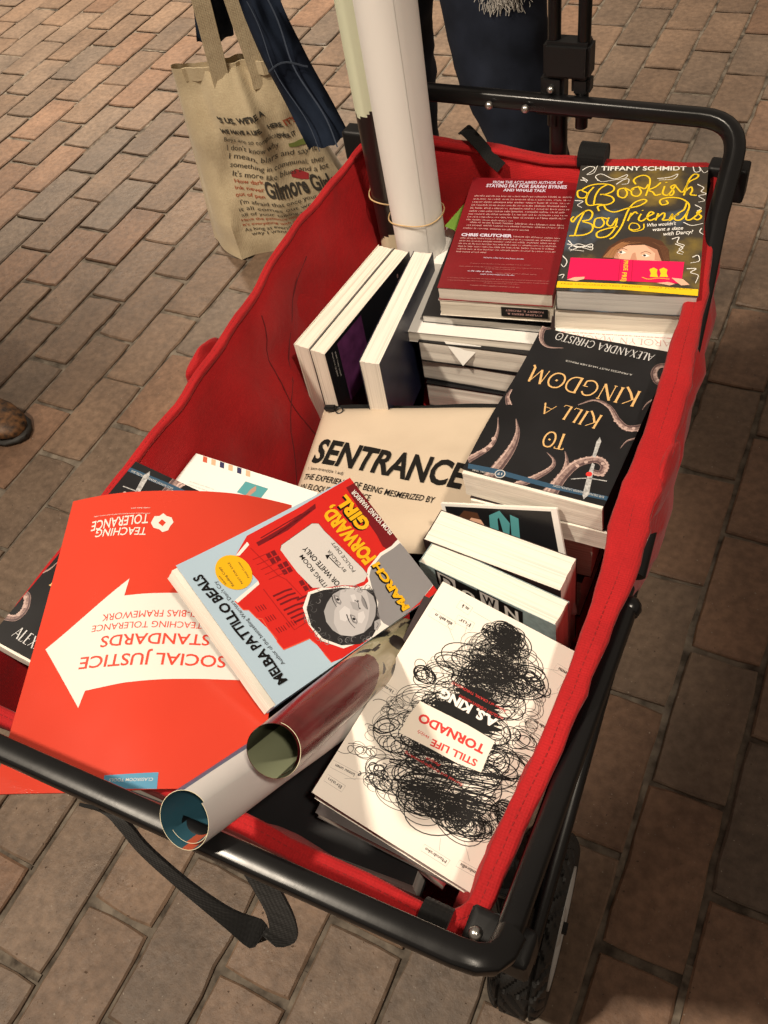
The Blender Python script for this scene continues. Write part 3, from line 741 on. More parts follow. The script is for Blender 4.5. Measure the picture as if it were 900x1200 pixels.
def build_liner():
    loop = rim_loop(); n = len(loop)
    cen = Vector((-.2, .17, 0))
    def level(inset, z, amp, seed, rimz):
        out = []
        for i, (p, w) in enumerate(loop):
            a = loop[i - 1][0]; b = loop[(i + 1) % n][0]
            t = (b - a); nn = Vector((t.y, -t.x, 0)).normalized()     # outward
            zz = z if not rimz else p.z + z
            ins = inset
            if nn.x > .3:                       # books press against this wall and push it out
                push = nn.x * max(0, min(1, (p.z - .012 - zz) / .030))
                yy = max(0, min(1, (p.y - .04) / .16)); push *= yy * yy * (3 - 2 * yy)
                ins = inset * (1 - push) - push * (.0145 if seed == 5 else .0105) * (1 if zz > .34 else max(0, (zz - .30) / .04))
            q = p - nn * ins
            zf = zz
            d = noise.noise(Vector((q.x * 7, q.y * 7, zf * 7 + seed))) * amp
            d += (.5 - abs(noise.noise(Vector((q.x * 9 + zf * 5, q.y * 11 + zf * 9, zf * 4 + seed + 3))))) * amp * .75      # creases
            d += noise.noise(Vector((q.x * 26, q.y * 26, zf * 20 + seed))) * amp * .3
            q = q + nn * d
            out.append(Vector((q.x, q.y, zz)))
        return out
    spec = [(.030, .300, .004, 5, 0), (.026, .36, .006, 5, 0), (.018, .44, .008, 5, 0), (.006, .50, .007, 5, 0), (-.002, -.034, .003, 5, 1), (-.003, -.014, .002, 5, 1), (-.002, -.004, 0, 5, 1), (.003, -.004, 0, 5, 1)]
    for k in range(1, 16):                      # the inner wall sags in soft folds
        t = k / 15; spec.append((.004 + .044 * t ** .9, .552 - .222 * t if k > 4 else -.006 - .0135 * k, .018 * math.sin(math.pi * min(1, t * 1.25)) ** .8 + .001, 1, 0 if k > 4 else 1))
    spec.append((.075, .322, .002, 1, 0))
    bm = bmesh.new(); rings = []
    for ins, z, amp, sd, rz in spec:
        rings.append([bm.verts.new(p) for p in level(ins, z, amp, sd, rz)])
    SEAMS = [[v.co.copy() for v in r_] for r_ in rings]
    for a, b in zip(rings, rings[1:]):
        for i in range(n): bm.faces.new((a[i], a[(i + 1) % n], b[(i + 1) % n], b[i]))
    bm.faces.new(rings[-1]); bm.faces.new(rings[0][::-1])
    bmesh.ops.recalc_face_normals(bm, faces=bm.faces[:])
    o = wobj('fabric_liner', bm, MATS['fabric_red'], None, True, 80)
    nl = n
    def seam_line(i0, i1, j0, j1, bow):
        pts_ = []
        for k in range(j1 - j0 + 1):
            t = k / (j1 - j0); ii = i0 + (i1 - i0) * t + bow * math.sin(math.pi * t)
            pts_.append(SEAMS[j0 + k][int(ii) % nl].lerp(SEAMS[j0 + k][(int(ii) + 1) % nl], ii % 1))
        seam = bmesh.new(); bm_tube(seam, pts_, .0009, 5)
        wobj('wall_seam', seam, mat('thread_red', (.12, .004, .006), .85))
    left0 = 26 + 1 + 4 + 53 + 4 + 27 + 4
    seam_line(left0 + 20, left0 + 21, 8, 21, 1.2); seam_line(left0 + 12, left0 + 26, 9, 22, 2); seam_line(left0 + 38, left0 + 37, 8, 21, -.6)
    # rolled hem
    bm = bmesh.new(); F = []
    pts = [p for p, w in loop]; prof = 14; R = []
    for i, (p, w) in enumerate(loop):
        a = pts[i - 1]; b = pts[(i + 1) % n]; t = (b - a).normalized(); nn = Vector((t.y, -t.x, 0)).normalized(); up = Vector((0, 0, 1))
        ring = []
        wz = min(.0058, w * .5)
        for k in range(prof):
            an = 2 * math.pi * k / prof; c, s = math.cos(an), math.sin(an)
            wob = 1 + .10 * noise.noise(Vector((p.x * 30, p.y * 30, k * .3))) + .10 * noise.noise(Vector((p.x * 9, p.y * 9, 4)))
            q = p + nn * (w * .56 * c * wob) + up * (wz * s * wob)
            if abs(c) < .25 and s > 0: q = q - up * .0016      # stitched groove
            ring.append(bm.verts.new(q))
        R.append(ring)
    for i in range(n):
        a, b = R[i], R[(i + 1) % n]
        for k in range(prof): bm.faces.new((a[k], a[(k + 1) % prof], b[(k + 1) % prof], b[k]))
    bmesh.ops.recalc_face_normals(bm, faces=bm.faces[:])
    wobj('hem', bm, MATS['fabric_hem'], None, True, 80)
    # stitch lines: dashes of thread standing in the groove, and the crease seams on the inner left wall
    bm = bmesh.new()
    for i in range(0, n):
        p = pts[i]; q = pts[(i + 1) % n]
        for s in range(3):
            a = p.lerp(q, s / 3); b = p.lerp(q, (s + .6) / 3)
            bm_tube(bm, [a + Vector((0, 0, min(.0058, loop[i][1] * .5) - .0018)), b + Vector((0, 0, min(.0058, loop[i][1] * .5) - .0018))], .0004, 5)
    wobj('hem_stitching', bm, mat('thread_hem', (.24, .006, .007), .8))
    # pocket flaps at the mid hinges: cloth lumps hanging over the outside of the rim
    for sx, x, y, z, a, b, c in ((1, .0545, .150, .546, .0085, .050, .026), (-1, -.448, .165, .540, .009, .034, .024)):
        bm = bmesh.new(); bmesh.ops.create_uvsphere(bm, u_segments=28, v_segments=18, radius=1)
        for v in bm.verts:
            q = v.co; taper = 1 - .45 * max(0, -q.y * sx) * (1 if sx > 0 else .4)
            k = 1 + .18 * noise.noise(q * 1.7 + Vector((x, 3, 1)))
            v.co = Vector((x + a * q.x * k * taper, y + b * q.y * k, z + c * q.z * k * taper))
        wobj('pocket_flap', bm, MATS['fabric_hem'], None, True, 180)
build_liner()

def arc_path(pts, r, k=8):
    """polyline with rounded corners"""
    out = [Vector(pts[0])]
    for a, b, c in zip(pts, pts[1:], pts[2:]):
        a, b, c = Vector(a), Vector(b), Vector(c)
        p = b + (a - b).normalized() * r; q = b + (c - b).normalized() * r
        for i in range(k + 1):
            t = i / k; out.append((1 - t) ** 2 * p + 2 * t * (1 - t) * b + t * t * q)
    out.append(Vector(pts[-1])); return out

def build_frame():
    R1 = .0092
    bm = bmesh.new(); bm_tube(bm, [(-.52, -.296, .612), (-.30, -.2915, .612), (-.09, -.286, .612), (.044, -.282, .612), (.056, -.2805, .611), (.063, -.277, .608), (.067, -.270, .603), (.068, -.258, .597)], R1, 32, prof='square')
    wobj('front_frame_bar', bm, MATS['frame_black'], None, True, 60)
    bm = bmesh.new(); bm_tube(bm, arc_path([(-.455, .565, .30), (-.445, .592, .632), (.016, .592, .632), (.018, .50, .575)], .045) + [Vector(p) for p in ((.026, .42, .545), (.040, .26, .505), (.050, .10, .465))], .0098, 32, prof='square')
    wobj('back_frame_bar', bm, MATS['frame_black'], None, True, 60)
    def tube(name, pts, r, cap=None):
        bm = bmesh.new(); bm_tube(bm, pts, r, 12)
        if cap: bmesh.ops.create_uvsphere(bm, u_segments=12, v_segments=8, radius=r * 1.25, matrix=Matrix.Translation(cap))
        wobj(name, bm, MATS['frame_black'])
    tube('side_brace', [(.066, -.258, .588), (.060, .035, .515)], .0085, (.061, .035, .515))
    tube('side_brace', [(.058, -.235, .545), (.052, .07, .49)], .006, None)
    tube('side_brace', [(.050, -.20, .20), (.030, .42, .44)], .0085, (.030, .42, .44))
    tube('side_brace', [(-.470, -.20, .22), (-.470, .42, .46)], .0085, (-.470, .42, .46))
    tube('side_brace', [(-.470, .54, .22), (-.470, -.06, .42)], .0085, (-.470, -.06, .42))
    tube('lower_rail', [(.035, -.20, .235), (.0, .545, .215)], .009)
    tube('lower_rail', [(-.43, -.20, .235), (-.44, .545, .215)], .009)
    tube('cross_rail', [(-.43, -.195, .235), (.035, -.195, .235)], .009)
    tube('cross_rail', [(-.44, .54, .215), (.0, .54, .215)], .009)
    tube('corner_post', [(.046, -.205, .19), (.056, -.255, .575)], .010)
    tube('corner_post', [(-.45, -.205, .19), (-.45, -.262, .585)], .010)
    tube('corner_post', [(.004, .52, .19), (.012, .585, .60)], .010)
    # corner brackets
    for x, y, z in ((.058, -.258, .566), (-.455, -.266, .552), (.008, .588, .572), (-.462, .585, .566)):
        bm = bmesh.new(); bm_box(bm, (x - .020, y - .012, z - .030), (x + .024, y + .013, z + .012))
        bmesh.ops.bevel(bm, geom=bm.edges[:], offset=.006, segments=3, affect='EDGES', profile=.7)
        wobj('corner_bracket', bm, MATS['plastic_black'])
    # rivets
    for p in ((.046, -.262, .577), (-.225, .575, .632), (-.270, .575, .632), (.02, .572, .60)):
        bm = bmesh.new(); bmesh.ops.create_uvsphere(bm, u_segments=16, v_segments=10, radius=.0048, matrix=Matrix.Translation(p))
        wobj('rivet', bm, MATS['rivet_metal'])
    # hem tab sleeves: black webbing wrapped round the hem
    def sleeve(c, tdir, r=.0125, L=.018, flat=1.0):
        bm = bmesh.new(); t = Vector(tdir).normalized(); bm_tube(bm, [Vector(c) - t * L, Vector(c) + t * L], r, 14, flat=flat)
        wobj('webbing_tab', bm, MATS['webbing'])
    sleeve((.016, -.262, .553), (1, 0, .0), .0125, .010)
    sleeve((-.148, .598, .568), (1, 0.02, 0), .016, .016)
    # back strap loop lying over the back wall
    bm = bmesh.new(); bm_strip(bm, catmull([(-.325, .617, .572), (-.314, .604, .579), (-.292, .588, .574), (-.270, .578, .560), (-.258, .576, .552)], 5), (0.45, 1, .25), .016, .002)
    wobj('webbing_strap', bm, MATS['webbing'])
    # webbing loop hanging from the front bar
    path = catmull([(-.222, -.299, .606), (-.214, -.2945, .582), (-.196, -.302, .552), (-.168, -.308, .522), (-.135, -.312, .500), (-.108, -.312, .492), (-.092, -.306, .498), (-.088, -.299, .530), (-.088, -.294, .570), (-.090, -.290, .604)], 5)
    n = len(path); side = []
    for i in range(n):
        t = i / (n - 1); a = math.radians(60 - 60 * min(1, t * 1.35) + 25 * math.sin(t * 9))
        side.append(Vector((math.cos(a), .25, math.sin(a))) if t > .15 else Vector((.9, .1, .45)))
    bm = bmesh.new(); bm_strip(bm, path, side, .021, .0022); wobj('webbing_strap', bm, MATS['webbing'])
    # worn paint on the side brace
    bm = bmesh.new()
    for k in range(7):
        t = .36 + k * .03; c = Vector((.066, -.262, .575)).lerp(Vector((.058, .04, .505)), t)
        bm_box(bm, c + Vector((.0035, -.005, .0060)), c + Vector((.0065 + .001 * (k % 3), .006, .0082)))
    wobj('paint_scuff', bm, MATS['scuff'])
    # telescopic pull handle at the back
    bm = bmesh.new()
    for x in (-.200, -.166): bm_tube(bm, [(x, .604, .60), (x, .606, 1.02)], .0075, 12)
    bm_tube(bm, [(-.215, .606, 1.02), (-.151, .606, 1.02)], .014, 12)
    bm_tube(bm, [(-.196, .612, .40), (-.196, .610, .625)], .011, 12)
    wobj('pull_handle', bm, MATS['frame_black'])
    for lo, hi in (((-.210, .592, .660), (-.156, .618, .700)), ((-.214, .594, .622), (-.186, .618, .662)), ((-.178, .596, .640), (-.156, .616, .662)), ((-.222, .592, .615), (-.148, .612, .635))):
        bm = bmesh.new(); bm_box(bm, lo, hi)
        bmesh.ops.bevel(bm, geom=bm.edges[:], offset=.004, segments=2, affect='EDGES')
        wobj('handle_bracket', bm, MATS['plastic_black'])
    bm = bmesh.new(); bmesh.ops.create_uvsphere(bm, u_segments=14, v_segments=8, radius=.0045, matrix=Matrix.Translation((-.200, .592, .648))); wobj('rivet', bm, MATS['rivet_metal'])
build_frame()

def build_wheel(c, yaw):
    root = bpy.data.objects.new('wheel', None); link(root, WAGON)
    root.location = Vector(c) - Vector((-.2, .15, 0)); root.rotation_euler = (0, 0, math.radians(yaw)); root.empty_display_size = .02
    bm = bmesh.new(); NA, NW = 168, 26; Rr, W = .101, .031
    rows = []
    for i in range(NA):
        a = 2 * math.pi * i / NA; row = []
        for j in range(NW):
            u = -1 + 2 * j / (NW - 1)
            e = abs(u) ** 5
            r = Rr - .016 * e
            x = u * W
            if abs(u) < .93:
                zig = ((a * 14 / math.pi + (u * 2.2 if int(a * 7 / math.pi) % 2 else -u * 2.2)) % 1.0)
                cut = zig < .28 or abs(abs(u) - .52) < .05
                if cut: r -= .0042
            row.append(bm.verts.new((x, r * math.cos(a), r * math.sin(a))))
        inner = [bm.verts.new((W * .93, (Rr - .034) * math.cos(a), (Rr - .034) * math.sin(a))), bm.verts.new((-W * .93, (Rr - .034) * math.cos(a), (Rr - .034) * math.sin(a)))]
        rows.append(row + inner)
    m = len(rows[0])
    for i in range(NA):
        a, b = rows[i], rows[(i + 1) % NA]
        for j in range(m): bm.faces.new((a[j], a[(j + 1) % m], b[(j + 1) % m], b[j]))
    bmesh.ops.recalc_face_normals(bm, faces=bm.faces[:])
    obj('tyre', bm, MATS['rubber'], root, True, 30)
    bm = bmesh.new()
    for s in (1, -1):
        prev = None
        for r, x in ((.006, .030), (.018, .031), (.030, .024), (.052, .022), (.058, .029), (.066, .031), (.0665, .024)):
            ring = [bm.verts.new((s * x, r * math.cos(k * math.pi / 24), r * math.sin(k * math.pi / 24))) for k in range(48)]
            if prev:
                for k in range(48): bm.faces.new((prev[k], prev[(k + 1) % 48], ring[(k + 1) % 48], ring[k]))
            else: bm.faces.new(ring)
            prev = ring
    bmesh.ops.recalc_face_normals(bm, faces=bm.faces[:])
    obj('hub', bm, MATS['hub_grey'], root, True, 50)
    bm = bmesh.new()
    bm_box(bm, (-.046, -.015, -.014), (-.036, .017, .125)); bm_box(bm, (-.046, -.018, .113), (-.006, .020, .128))
    bm_tube(bm, [(-.030, 0, .12), (-.030, 0, .19)], .012, 12); bm_tube(bm, [(-.046, 0, 0), (.036, 0, 0)], .007, 10)
    bmesh.ops.bevel(bm, geom=[e for e in bm.edges if e.calc_length() > .02], offset=.002, segments=2, affect='EDGES')
    obj('fork', bm, MATS['plastic_black'], root, True, 40)
for c, yw in (((.036, -.138, .101), 5), ((-.45, -.13, .098), 6), ((-.030, .47, .098), 0), ((-.47, .47, .098), 0)):
    build_wheel(c, yw)

# artwork outlines in millimetres on each cover, and the pose of each cover
ART = {
 'tornado': [
  ('p','label_cream',((34,-1.6),(13.4,-2.7),(-9,-4.1),(-33.9,-3.8),(-34.5,9.1),(-36,23.8),(-15.1,27.1),(9.9,27.9),(35.3,29.6),(36,13.4)),5),
  ('t','ink_red','STILL LIFE',(-29.4,16.7),(9.9,20.2),5.4,6,0.03,''),
  ('t','ink_red','with',(12.9,19.9),(23.2,19.2),3.2,6,0,'script'),
  ('t','ink_red','TORNADO',(-29.7,3.6),(28.4,6.7),6.8,6,0.04,''),
  ('t','paper_white','A.S. KING',(-28.4,-20),(23,-20.4),7.2,6,0.05,''),
  ('t','ink_red','Author of I CRAWL THROUGH IT',(-30.6,-30.7),(19.4,-29.9),2.2,6,0,''),
  ('t','ink_red',"and GLORY O'BRIEN'S HISTORY",(-31.2,-23.9),(8.8,-23.2),2.3,6,0,''),
  ('t','ink_red','Surreal and thought-provoking.',(-27.6,38.8),(24.2,39.8),2.3,6,0,''),
  ('t','ink_red','People',(-5.7,34.3),(7.1,35.1),2.3,6,0,'script'),
  ('g','ink_dark',(48.7,75.3),(66.5,76.8),2.6,6),
  ('s','ink_grey',((46.8,73.6),(68.7,75.4),(68,81.3),(46.2,79.4),(46.8,73.6)),0.18,1,0,0.18),
  ('t','ink_dark','Brain',(52.3,88.6),(64.6,88.5),2.5,6,0,''),
  ('s','ink_grey',((50.3,87.1),(66.7,87),(66.7,92.7),(50.4,92.8),(50.3,87.1)),0.18,1,0,0.18),
  ('t','ink_dark','Mandrake',(-44.2,94.4),(-26,94.3),2.4,6,0,''),
  ('s','ink_grey',((-46.2,92.9),(-24.3,92.8),(-23.8,98.3),(-45.6,98.3),(-46.2,92.9)),0.18,1,0,0.18),
  ('t','ink_dark','Umbrella',(-69.3,89.6),(-54.1,90.4),2.4,6,0,''),
  ('s','ink_grey',((-71.2,88.1),(-52.4,89),(-52,94.4),(-70.8,93.5),(-71.2,88.1)),0.18,1,0,0.18),
  ('g','ink_dark',(43.9,-75.2),(62.9,-76.1),3.5,6),
  ('s','ink_grey',((41.6,-77.2),(65.3,-78.3),(65.1,-70.4),(41.5,-69.4),(41.6,-77.2)),0.18,1,0,0.18),
  ('t','ink_dark','Fur',(29.8,-82.6),(40.9,-82.2),3.5,6,0,''),
  ('s','ink_grey',((27.6,-84.8),(43.4,-84.2),(42.8,-76.3),(27.1,-76.9),(27.6,-84.8)),0.18,1,0,0.18),
  ('g','ink_dark',(-66.4,-85),(-50.8,-85.7),3.4,6),
  ('s','ink_grey',((-68.7,-86.9),(-48.8,-87.9),(-48.2,-80.2),(-68,-79.3),(-68.7,-86.9)),0.18,1,0,0.18),
  ('g','ink_dark',(-69.1,-70.3),(-61.6,-72.2),3.3,6),
  ('s','ink_grey',((-71.6,-71.7),(-60,-74.6),(-58.2,-67.3),(-69.8,-64.5),(-71.6,-71.7)),0.18,1,0,0.18),
  ('g','ink_dark',(-67.8,-34.8),(-53.3,-35.7),3.1,6),
  ('s','ink_grey',((-70.1,-36.5),(-51.4,-37.6),(-50.7,-30.6),(-69.2,-29.6),(-70.1,-36.5)),0.18,1,0,0.18),
  ('g','ink_dark',(56.7,1.8),(69.1,1.5),3,6),
  ('s','ink_grey',((54.5,0.1),(71.4,-0.4),(71.2,6.5),(54.5,6.9),(54.5,0.1)),0.18,1,0,0.18),
  ('g','ink_dark',(-70.5,38.6),(-62.2,39),2.6,6),
  ('s','ink_grey',((-72.5,36.9),(-60.3,37.5),(-60,43.5),(-72.2,42.9),(-72.5,36.9)),0.18,1,0,0.18),
  ('g','ink_dark',(38.1,-94.5),(45.6,-95.3),3.5,6),
  ('s','ink_grey',((35.7,-96.3),(48,-97.7),(48.3,-89.6),(36.1,-88.3),(35.7,-96.3)),0.18,1,0,0.18),
  ('s','ink_grey',((47,-71.7),(35.1,-61.8)),0.22,1,0,0.22),
  ('s','ink_grey',((32.1,-78.8),(29.5,-68.5)),0.22,1,0,0.22),
  ('s','ink_grey',((-33.4,-76.1),(-52.5,-82.6)),0.22,1,0,0.22),
  ('s','ink_grey',((-47.3,-53),(-63.3,-68.5)),0.22,1,0,0.22),
  ('s','ink_grey',((53.9,82.8),(37.9,73.6)),0.22,1,0,0.22),
  ('s','ink_grey',((-36,91.1),(-32.4,83)),0.22,1,0,0.22),
  ('s','ink_grey',((-59.1,86),(-48.4,74.9)),0.22,1,0,0.22),
  ('s','ink_grey',((-41.8,-29),(-55.6,-32.6)),0.22,1,0,0.22),
  ('s','ink_grey',((33.8,-93.5),(14.6,-92.8)),0.22,1,0,0.22),
  ('s','ink_grey',((56.5,4.7),(41.2,0.26)),0.22,1,0,0.22),
  ('scribble','ink_black',(((14.3,-93.9),(-14.9,-91)),((21.8,-75),(-32.5,-79.2)),((37.5,-47),(-45.9,-64.8)),((48.1,-22.7),(-52.6,-54)),((52,5.5),(-53.1,-34.3)),((56.1,22.8),(-65.3,-22)),((51.5,36.2),(-65.7,-8.2)),((65.3,53.6),(-65.4,7.1)),((54.4,64.8),(-68.7,18.5)),((41.4,72.1),(-69.1,37.5)),((25.3,77.3),(-66.9,50.5)),((-6.2,73.3),(-63.8,62.9))),3),
 ],
 'melba': [
  ('p','cover_red',((63.4,29.5),(52.6,50.2),(24.6,47.1),(22.8,55.7),(19.5,76.5),(9.8,75),(7.8,70.7),(-1.4,69.3),(-14,66.6),(-25.7,66.5),(-34.6,66.3),(-36.6,53.6),(-38.5,40.1),(-45.5,37.9),(-54.7,37.3),(-64.8,36.6),(-67,25.6),(-67.5,-101.3),(67.5,-101.3),(64.3,-28.7)),1),
  ('p','paper_white',((19.9,76.2),(24.6,47.1),(21.7,48.1),(16.9,75.3)),2),
  ('p','paper_white',((52.6,50.2),(58.6,33),(55.4,33.1),(51,47.1)),2),
  ('s','cover_orange',((19.5,76.5),(9.8,75)),0.9,2,0,0.9),
  ('s','cover_orange',((9.8,75),(7.5,70.9),(-1.4,69.3),(-4.5,65.5),(-14,66.6)),0.9,2,0,0.9),
  ('s','cover_orange',((-14,66.6),(-24.5,65.5),(-26.4,66.9),(-34.6,66.3)),0.9,2,0,0.9),
  ('s','cover_orange',((-34.6,66.3),(-36.6,53.6),(-38.5,40.1),(-45.5,37.9)),0.9,2,0,0.9),
  ('s','cover_orange',((-54.7,37.3),(-64.8,36.6)),0.9,2,0,0.9),
  ('p','cover_maroon',((60.6,-90),(60.9,-116.6),(-12.3,-111.6),(-9.5,-98.6),(-11.3,-84.4),(-4.7,-81.8),(7.2,-84.4),(31.1,-85.9)),2),
  ('p','cover_maroon',((54.3,26.2),(55.5,-8.9),(60.6,-49.6),(56.5,-46.7),(50.8,-7.8),(50.6,26.4)),2),
  ('s','cover_maroon',((56,19.8),(58,-30.2)),1,2,0,1),
  ('s','cover_maroon',((51.2,13),(56.8,-40.6)),1,2,0,1),
  ('p','cover_maroon',((41.8,25.6),(41.5,21.4),(36.8,21.8),(36.9,26.1)),3),
  ('p','cover_maroon',((35.8,25.6),(35.5,21.4),(30.9,21.9),(31.1,26.2)),3),
  ('p','cover_maroon',((41.4,20.1),(41.1,15.8),(36.4,16.3),(36.6,20.6)),3),
  ('p','cover_maroon',((35.5,20.1),(35.1,15.9),(30.5,16.4),(30.7,20.7)),3),
  ('p','cover_maroon',((28.4,22.5),(28.1,18.3),(23.5,18.7),(23.7,23)),3),
  ('p','cover_maroon',((22.6,22.6),(22.3,18.4),(17.7,18.8),(18,23.1)),3),
  ('p','cover_maroon',((28,17),(27.7,12.7),(23.1,13.2),(23.3,17.6)),3),
  ('p','cover_maroon',((22.2,17.1),(21.9,12.9),(17.3,13.4),(17.5,17.7)),3),
  ('p','cover_maroon',((6.9,15.1),(6.5,10.9),(2,11.4),(2.3,15.7)),3),
  ('p','cover_maroon',((1.2,15.2),(0.83,11.1),(-3.5,11.5),(-3.2,15.8)),3),
  ('p','cover_maroon',((6.4,9.6),(6,5.4),(1.5,5.9),(1.8,10.2)),3),
  ('p','cover_maroon',((0.75,9.8),(0.32,5.6),(-4.1,6.1),(-3.8,10.4)),3),
  ('s','cover_maroon',((7.1,44.3),(6.1,32.2),(4.5,24.8)),1.6,3,0,1.6),
  ('s','cover_maroon',((2.6,43.9),(1.6,31.9),(-0.1,24.5)),1.6,3,0,1.6),
  ('s','cover_maroon',((-1.8,43.6),(-2.9,31.6),(-4.6,24.2)),1.6,3,0,1.6),
  ('s','cover_maroon',((-7.5,44),(-8.7,32.1),(-10.4,24.8)),1.6,3,0,1.6),
  ('s','cover_maroon',((-11.9,43.6),(-13.1,31.8),(-14.8,24.5)),1.6,3,0,1.6),
  ('s','cover_maroon',((-16.2,43.3),(-17.5,31.5),(-19.2,24.2)),1.6,3,0,1.6),
  ('s','cover_maroon',((-20.6,42.9),(-21.8,31.2),(-23.6,23.9)),1.6,3,0,1.6),
  ('s','cover_maroon',((-5.9,27.6),(-7.1,15.4),(-8.8,7.8)),1.6,3,0,1.6),
  ('s','cover_maroon',((-10.3,27.4),(-11.6,15.1),(-13.3,7.6)),1.6,3,0,1.6),
  ('s','cover_maroon',((7,64),(2,64)),0.7,3,0,0.7),
  ('s','cover_maroon',((6.6,61.6),(1.6,61.6)),0.7,3,0,0.7),
  ('s','cover_maroon',((6.2,59.2),(1.2,59.2)),0.7,3,0,0.7),
  ('s','cover_maroon',((5.8,56.8),(0.88,56.8)),0.7,3,0,0.7),
  ('s','cover_maroon',((-4.4,62.2),(-9.3,62.2)),0.7,3,0,0.7),
  ('s','cover_maroon',((-4.8,59.9),(-9.7,59.8)),0.7,3,0,0.7),
  ('s','cover_maroon',((-5.2,57.5),(-10,57.5)),0.7,3,0,0.7),
  ('s','cover_maroon',((-5.6,55.1),(-10.4,55.1)),0.7,3,0,0.7),
  ('s','cover_maroon',((-16.6,60.2),(-21.4,60.2)),0.7,3,0,0.7),
  ('s','cover_maroon',((-17,57.9),(-21.8,57.9)),0.7,3,0,0.7),
  ('s','cover_maroon',((-17.4,55.5),(-22.2,55.5)),0.7,3,0,0.7),
  ('s','cover_maroon',((-17.8,53.1),(-22.6,53.1)),0.7,3,0,0.7),
  ('s','cover_maroon',((-17.2,49.3),(-22,49.3)),0.7,3,0,0.7),
  ('s','cover_maroon',((-17.6,46.9),(-22.4,46.9)),0.7,3,0,0.7),
  ('s','cover_maroon',((-18,44.5),(-22.8,44.5)),0.7,3,0,0.7),
  ('s','cover_maroon',((-18.4,42.1),(-23.2,42.1)),0.7,3,0,0.7),
  ('s','cover_dkred',((42.6,39.2),(41.2,20.4)),0.6,3,0,0.6),
  ('s','cover_dkred',((37.1,38.9),(35.7,20.2)),0.6,3,0,0.6),
  ('s','cover_dkred',((31.8,38.5),(30.2,19.9)),0.6,3,0,0.6),
  ('s','cover_dkred',((26.5,38.2),(24.9,19.7)),0.6,3,0,0.6),
  ('s','cover_dkred',((21.2,37.9),(19.5,19.4)),0.6,3,0,0.6),
  ('s','cover_dkred',((52.6,34),(19.9,27.9),(13.7,24),(-22.9,18.6)),0.8,3,0,0.8),
  ('s','cover_dkred',((16.5,47.8),(-25.9,47),(-25.7,34.1)),0.8,3,0,0.8),
  ('p','sign_pale',((38.8,10.9),(41.9,7.2),(45.9,-32.8),(42.8,-38.7),(34.7,-38.9),(-12.2,-47.9),(-19.6,-48),(-22.9,-40.5),(-21.1,-28.3),(-16.2,-20.3),(-11.9,-9.2),(-8.8,-1.3),(-3.9,7.7),(14.3,10.8)),4),
  ('s','ink_dark',((38.8,10.9),(41.9,7.2),(45.9,-32.8),(42.8,-38.7),(34.7,-38.9),(-12.2,-47.9),(-19.6,-48)),0.35,5,0,0.35),
  ('t','ink_black','ITING ROOM',(-8.7,-6.2),(25.5,-4.9),4.6,6,0.01,''),
  ('t','ink_black','OR WHITE ONLY',(-13.3,-18.3),(30.5,-13.1),5.4,6,0.02,''),
  ('t','ink_black','BY ORDER',(-6.6,-31.8),(17.4,-30.9),3.3,6,0,''),
  ('t','ink_black','POLICE DEPT',(-10.9,-39.9),(21.7,-40.3),3.8,6,0,''),
  ('s','ink_black',((-0.98,-27.7),(11.5,-25.7)),1,5,0,1),
  ('p','ink_black',((15.1,-23.6),(13,-28.5),(10.7,-22.5)),5),
  ('p','paper_white',((-19.1,-47),(-14.8,-52.6),(-8.8,-74.7),(-8.9,-89.9),(-6.6,-101.6),(-12.1,-108.6),(-28.3,-116.8),(-60.3,-109.9),(-65.8,-75.8),(-70.6,-35.6),(-73.7,-10.6),(-61,19.1),(-45.1,32.5),(-28,32.9),(-13.7,27.3),(-5.2,13.9),(-7.8,0.5),(-12.7,-8.5),(-17.1,-20.9),(-23.6,-28.6),(-26.1,-37.5),(-24.9,-44.3)),4),
  ('p','photo_mid',((-22,-47.8),(-16.9,-54.4),(-11.8,-73.2),(-11.7,-90.1),(-10.6,-100.6),(-15.7,-107.9),(-30.8,-114.1),(-59.8,-108.9),(-65.8,-75.8),(-70.1,-50.5),(-71,-32.4),(-62.9,-29.6),(-53.7,-29),(-45.4,-38.6),(-33.2,-42)),5),
  ('p','photo_hair',((-7.7,13.4),(-10.4,0.07),(-16.7,-15.8),(-26.4,-31.6),(-33.7,-42.9),(-41.4,-39.7),(-51.3,-32.8),(-60,-28.3),(-66.3,-12.5),(-65.9,3.1),(-58,18.9),(-44.6,29.7),(-30.9,31.6),(-16.8,25.6)),5),
  ('p','photo_light',((-21.5,5),(-17.9,-5.3),(-18.2,-14.4),(-22.9,-26.5),(-30.5,-36.1),(-38.3,-38.4),(-46.6,-34.6),(-53.7,-27),(-58.6,-17.3),(-59.8,-6.7),(-56.9,5),(-50.6,13.5),(-43.2,17.1),(-34.6,17.2),(-26.1,12.8)),6),
  ('p','photo_soft',((-21.5,5),(-17.9,-5.3),(-18.2,-14.4),(-24.4,-6.7),(-30.8,4.3),(-38.7,11.8),(-48.2,13.9),(-43.2,17.1),(-34.6,17.2),(-26.1,12.8)),6.2),
  ('p','photo_soft',((-30.5,-36.1),(-38.3,-38.4),(-46.6,-34.6),(-53.7,-27),(-58.6,-17.3),(-59.8,-6.7),(-52.6,-19),(-44.3,-28.4),(-37.5,-32.7)),6.2),
  ('p','photo_hi',((-33,0.25),(-31.7,-7.6),(-36.4,-9.9),(-42.8,-5.4),(-43.3,1.6),(-39.4,4.7)),6.4),
  ('p','photo_hi',((-43.3,-14.3),(-44.3,-20.2),(-49.7,-17.8),(-52.5,-11),(-49.8,-8.2)),6.4),
  ('p','photo_hi',((-26.6,-19),(-27.8,-23.4),(-31.9,-22.3),(-33.4,-16.8)),6.4),
  ('p','photo_soft',((-31.2,-14.8),(-34.9,-19.5),(-40.3,-19),(-41.8,-15.7),(-37.9,-12.6)),6.4),
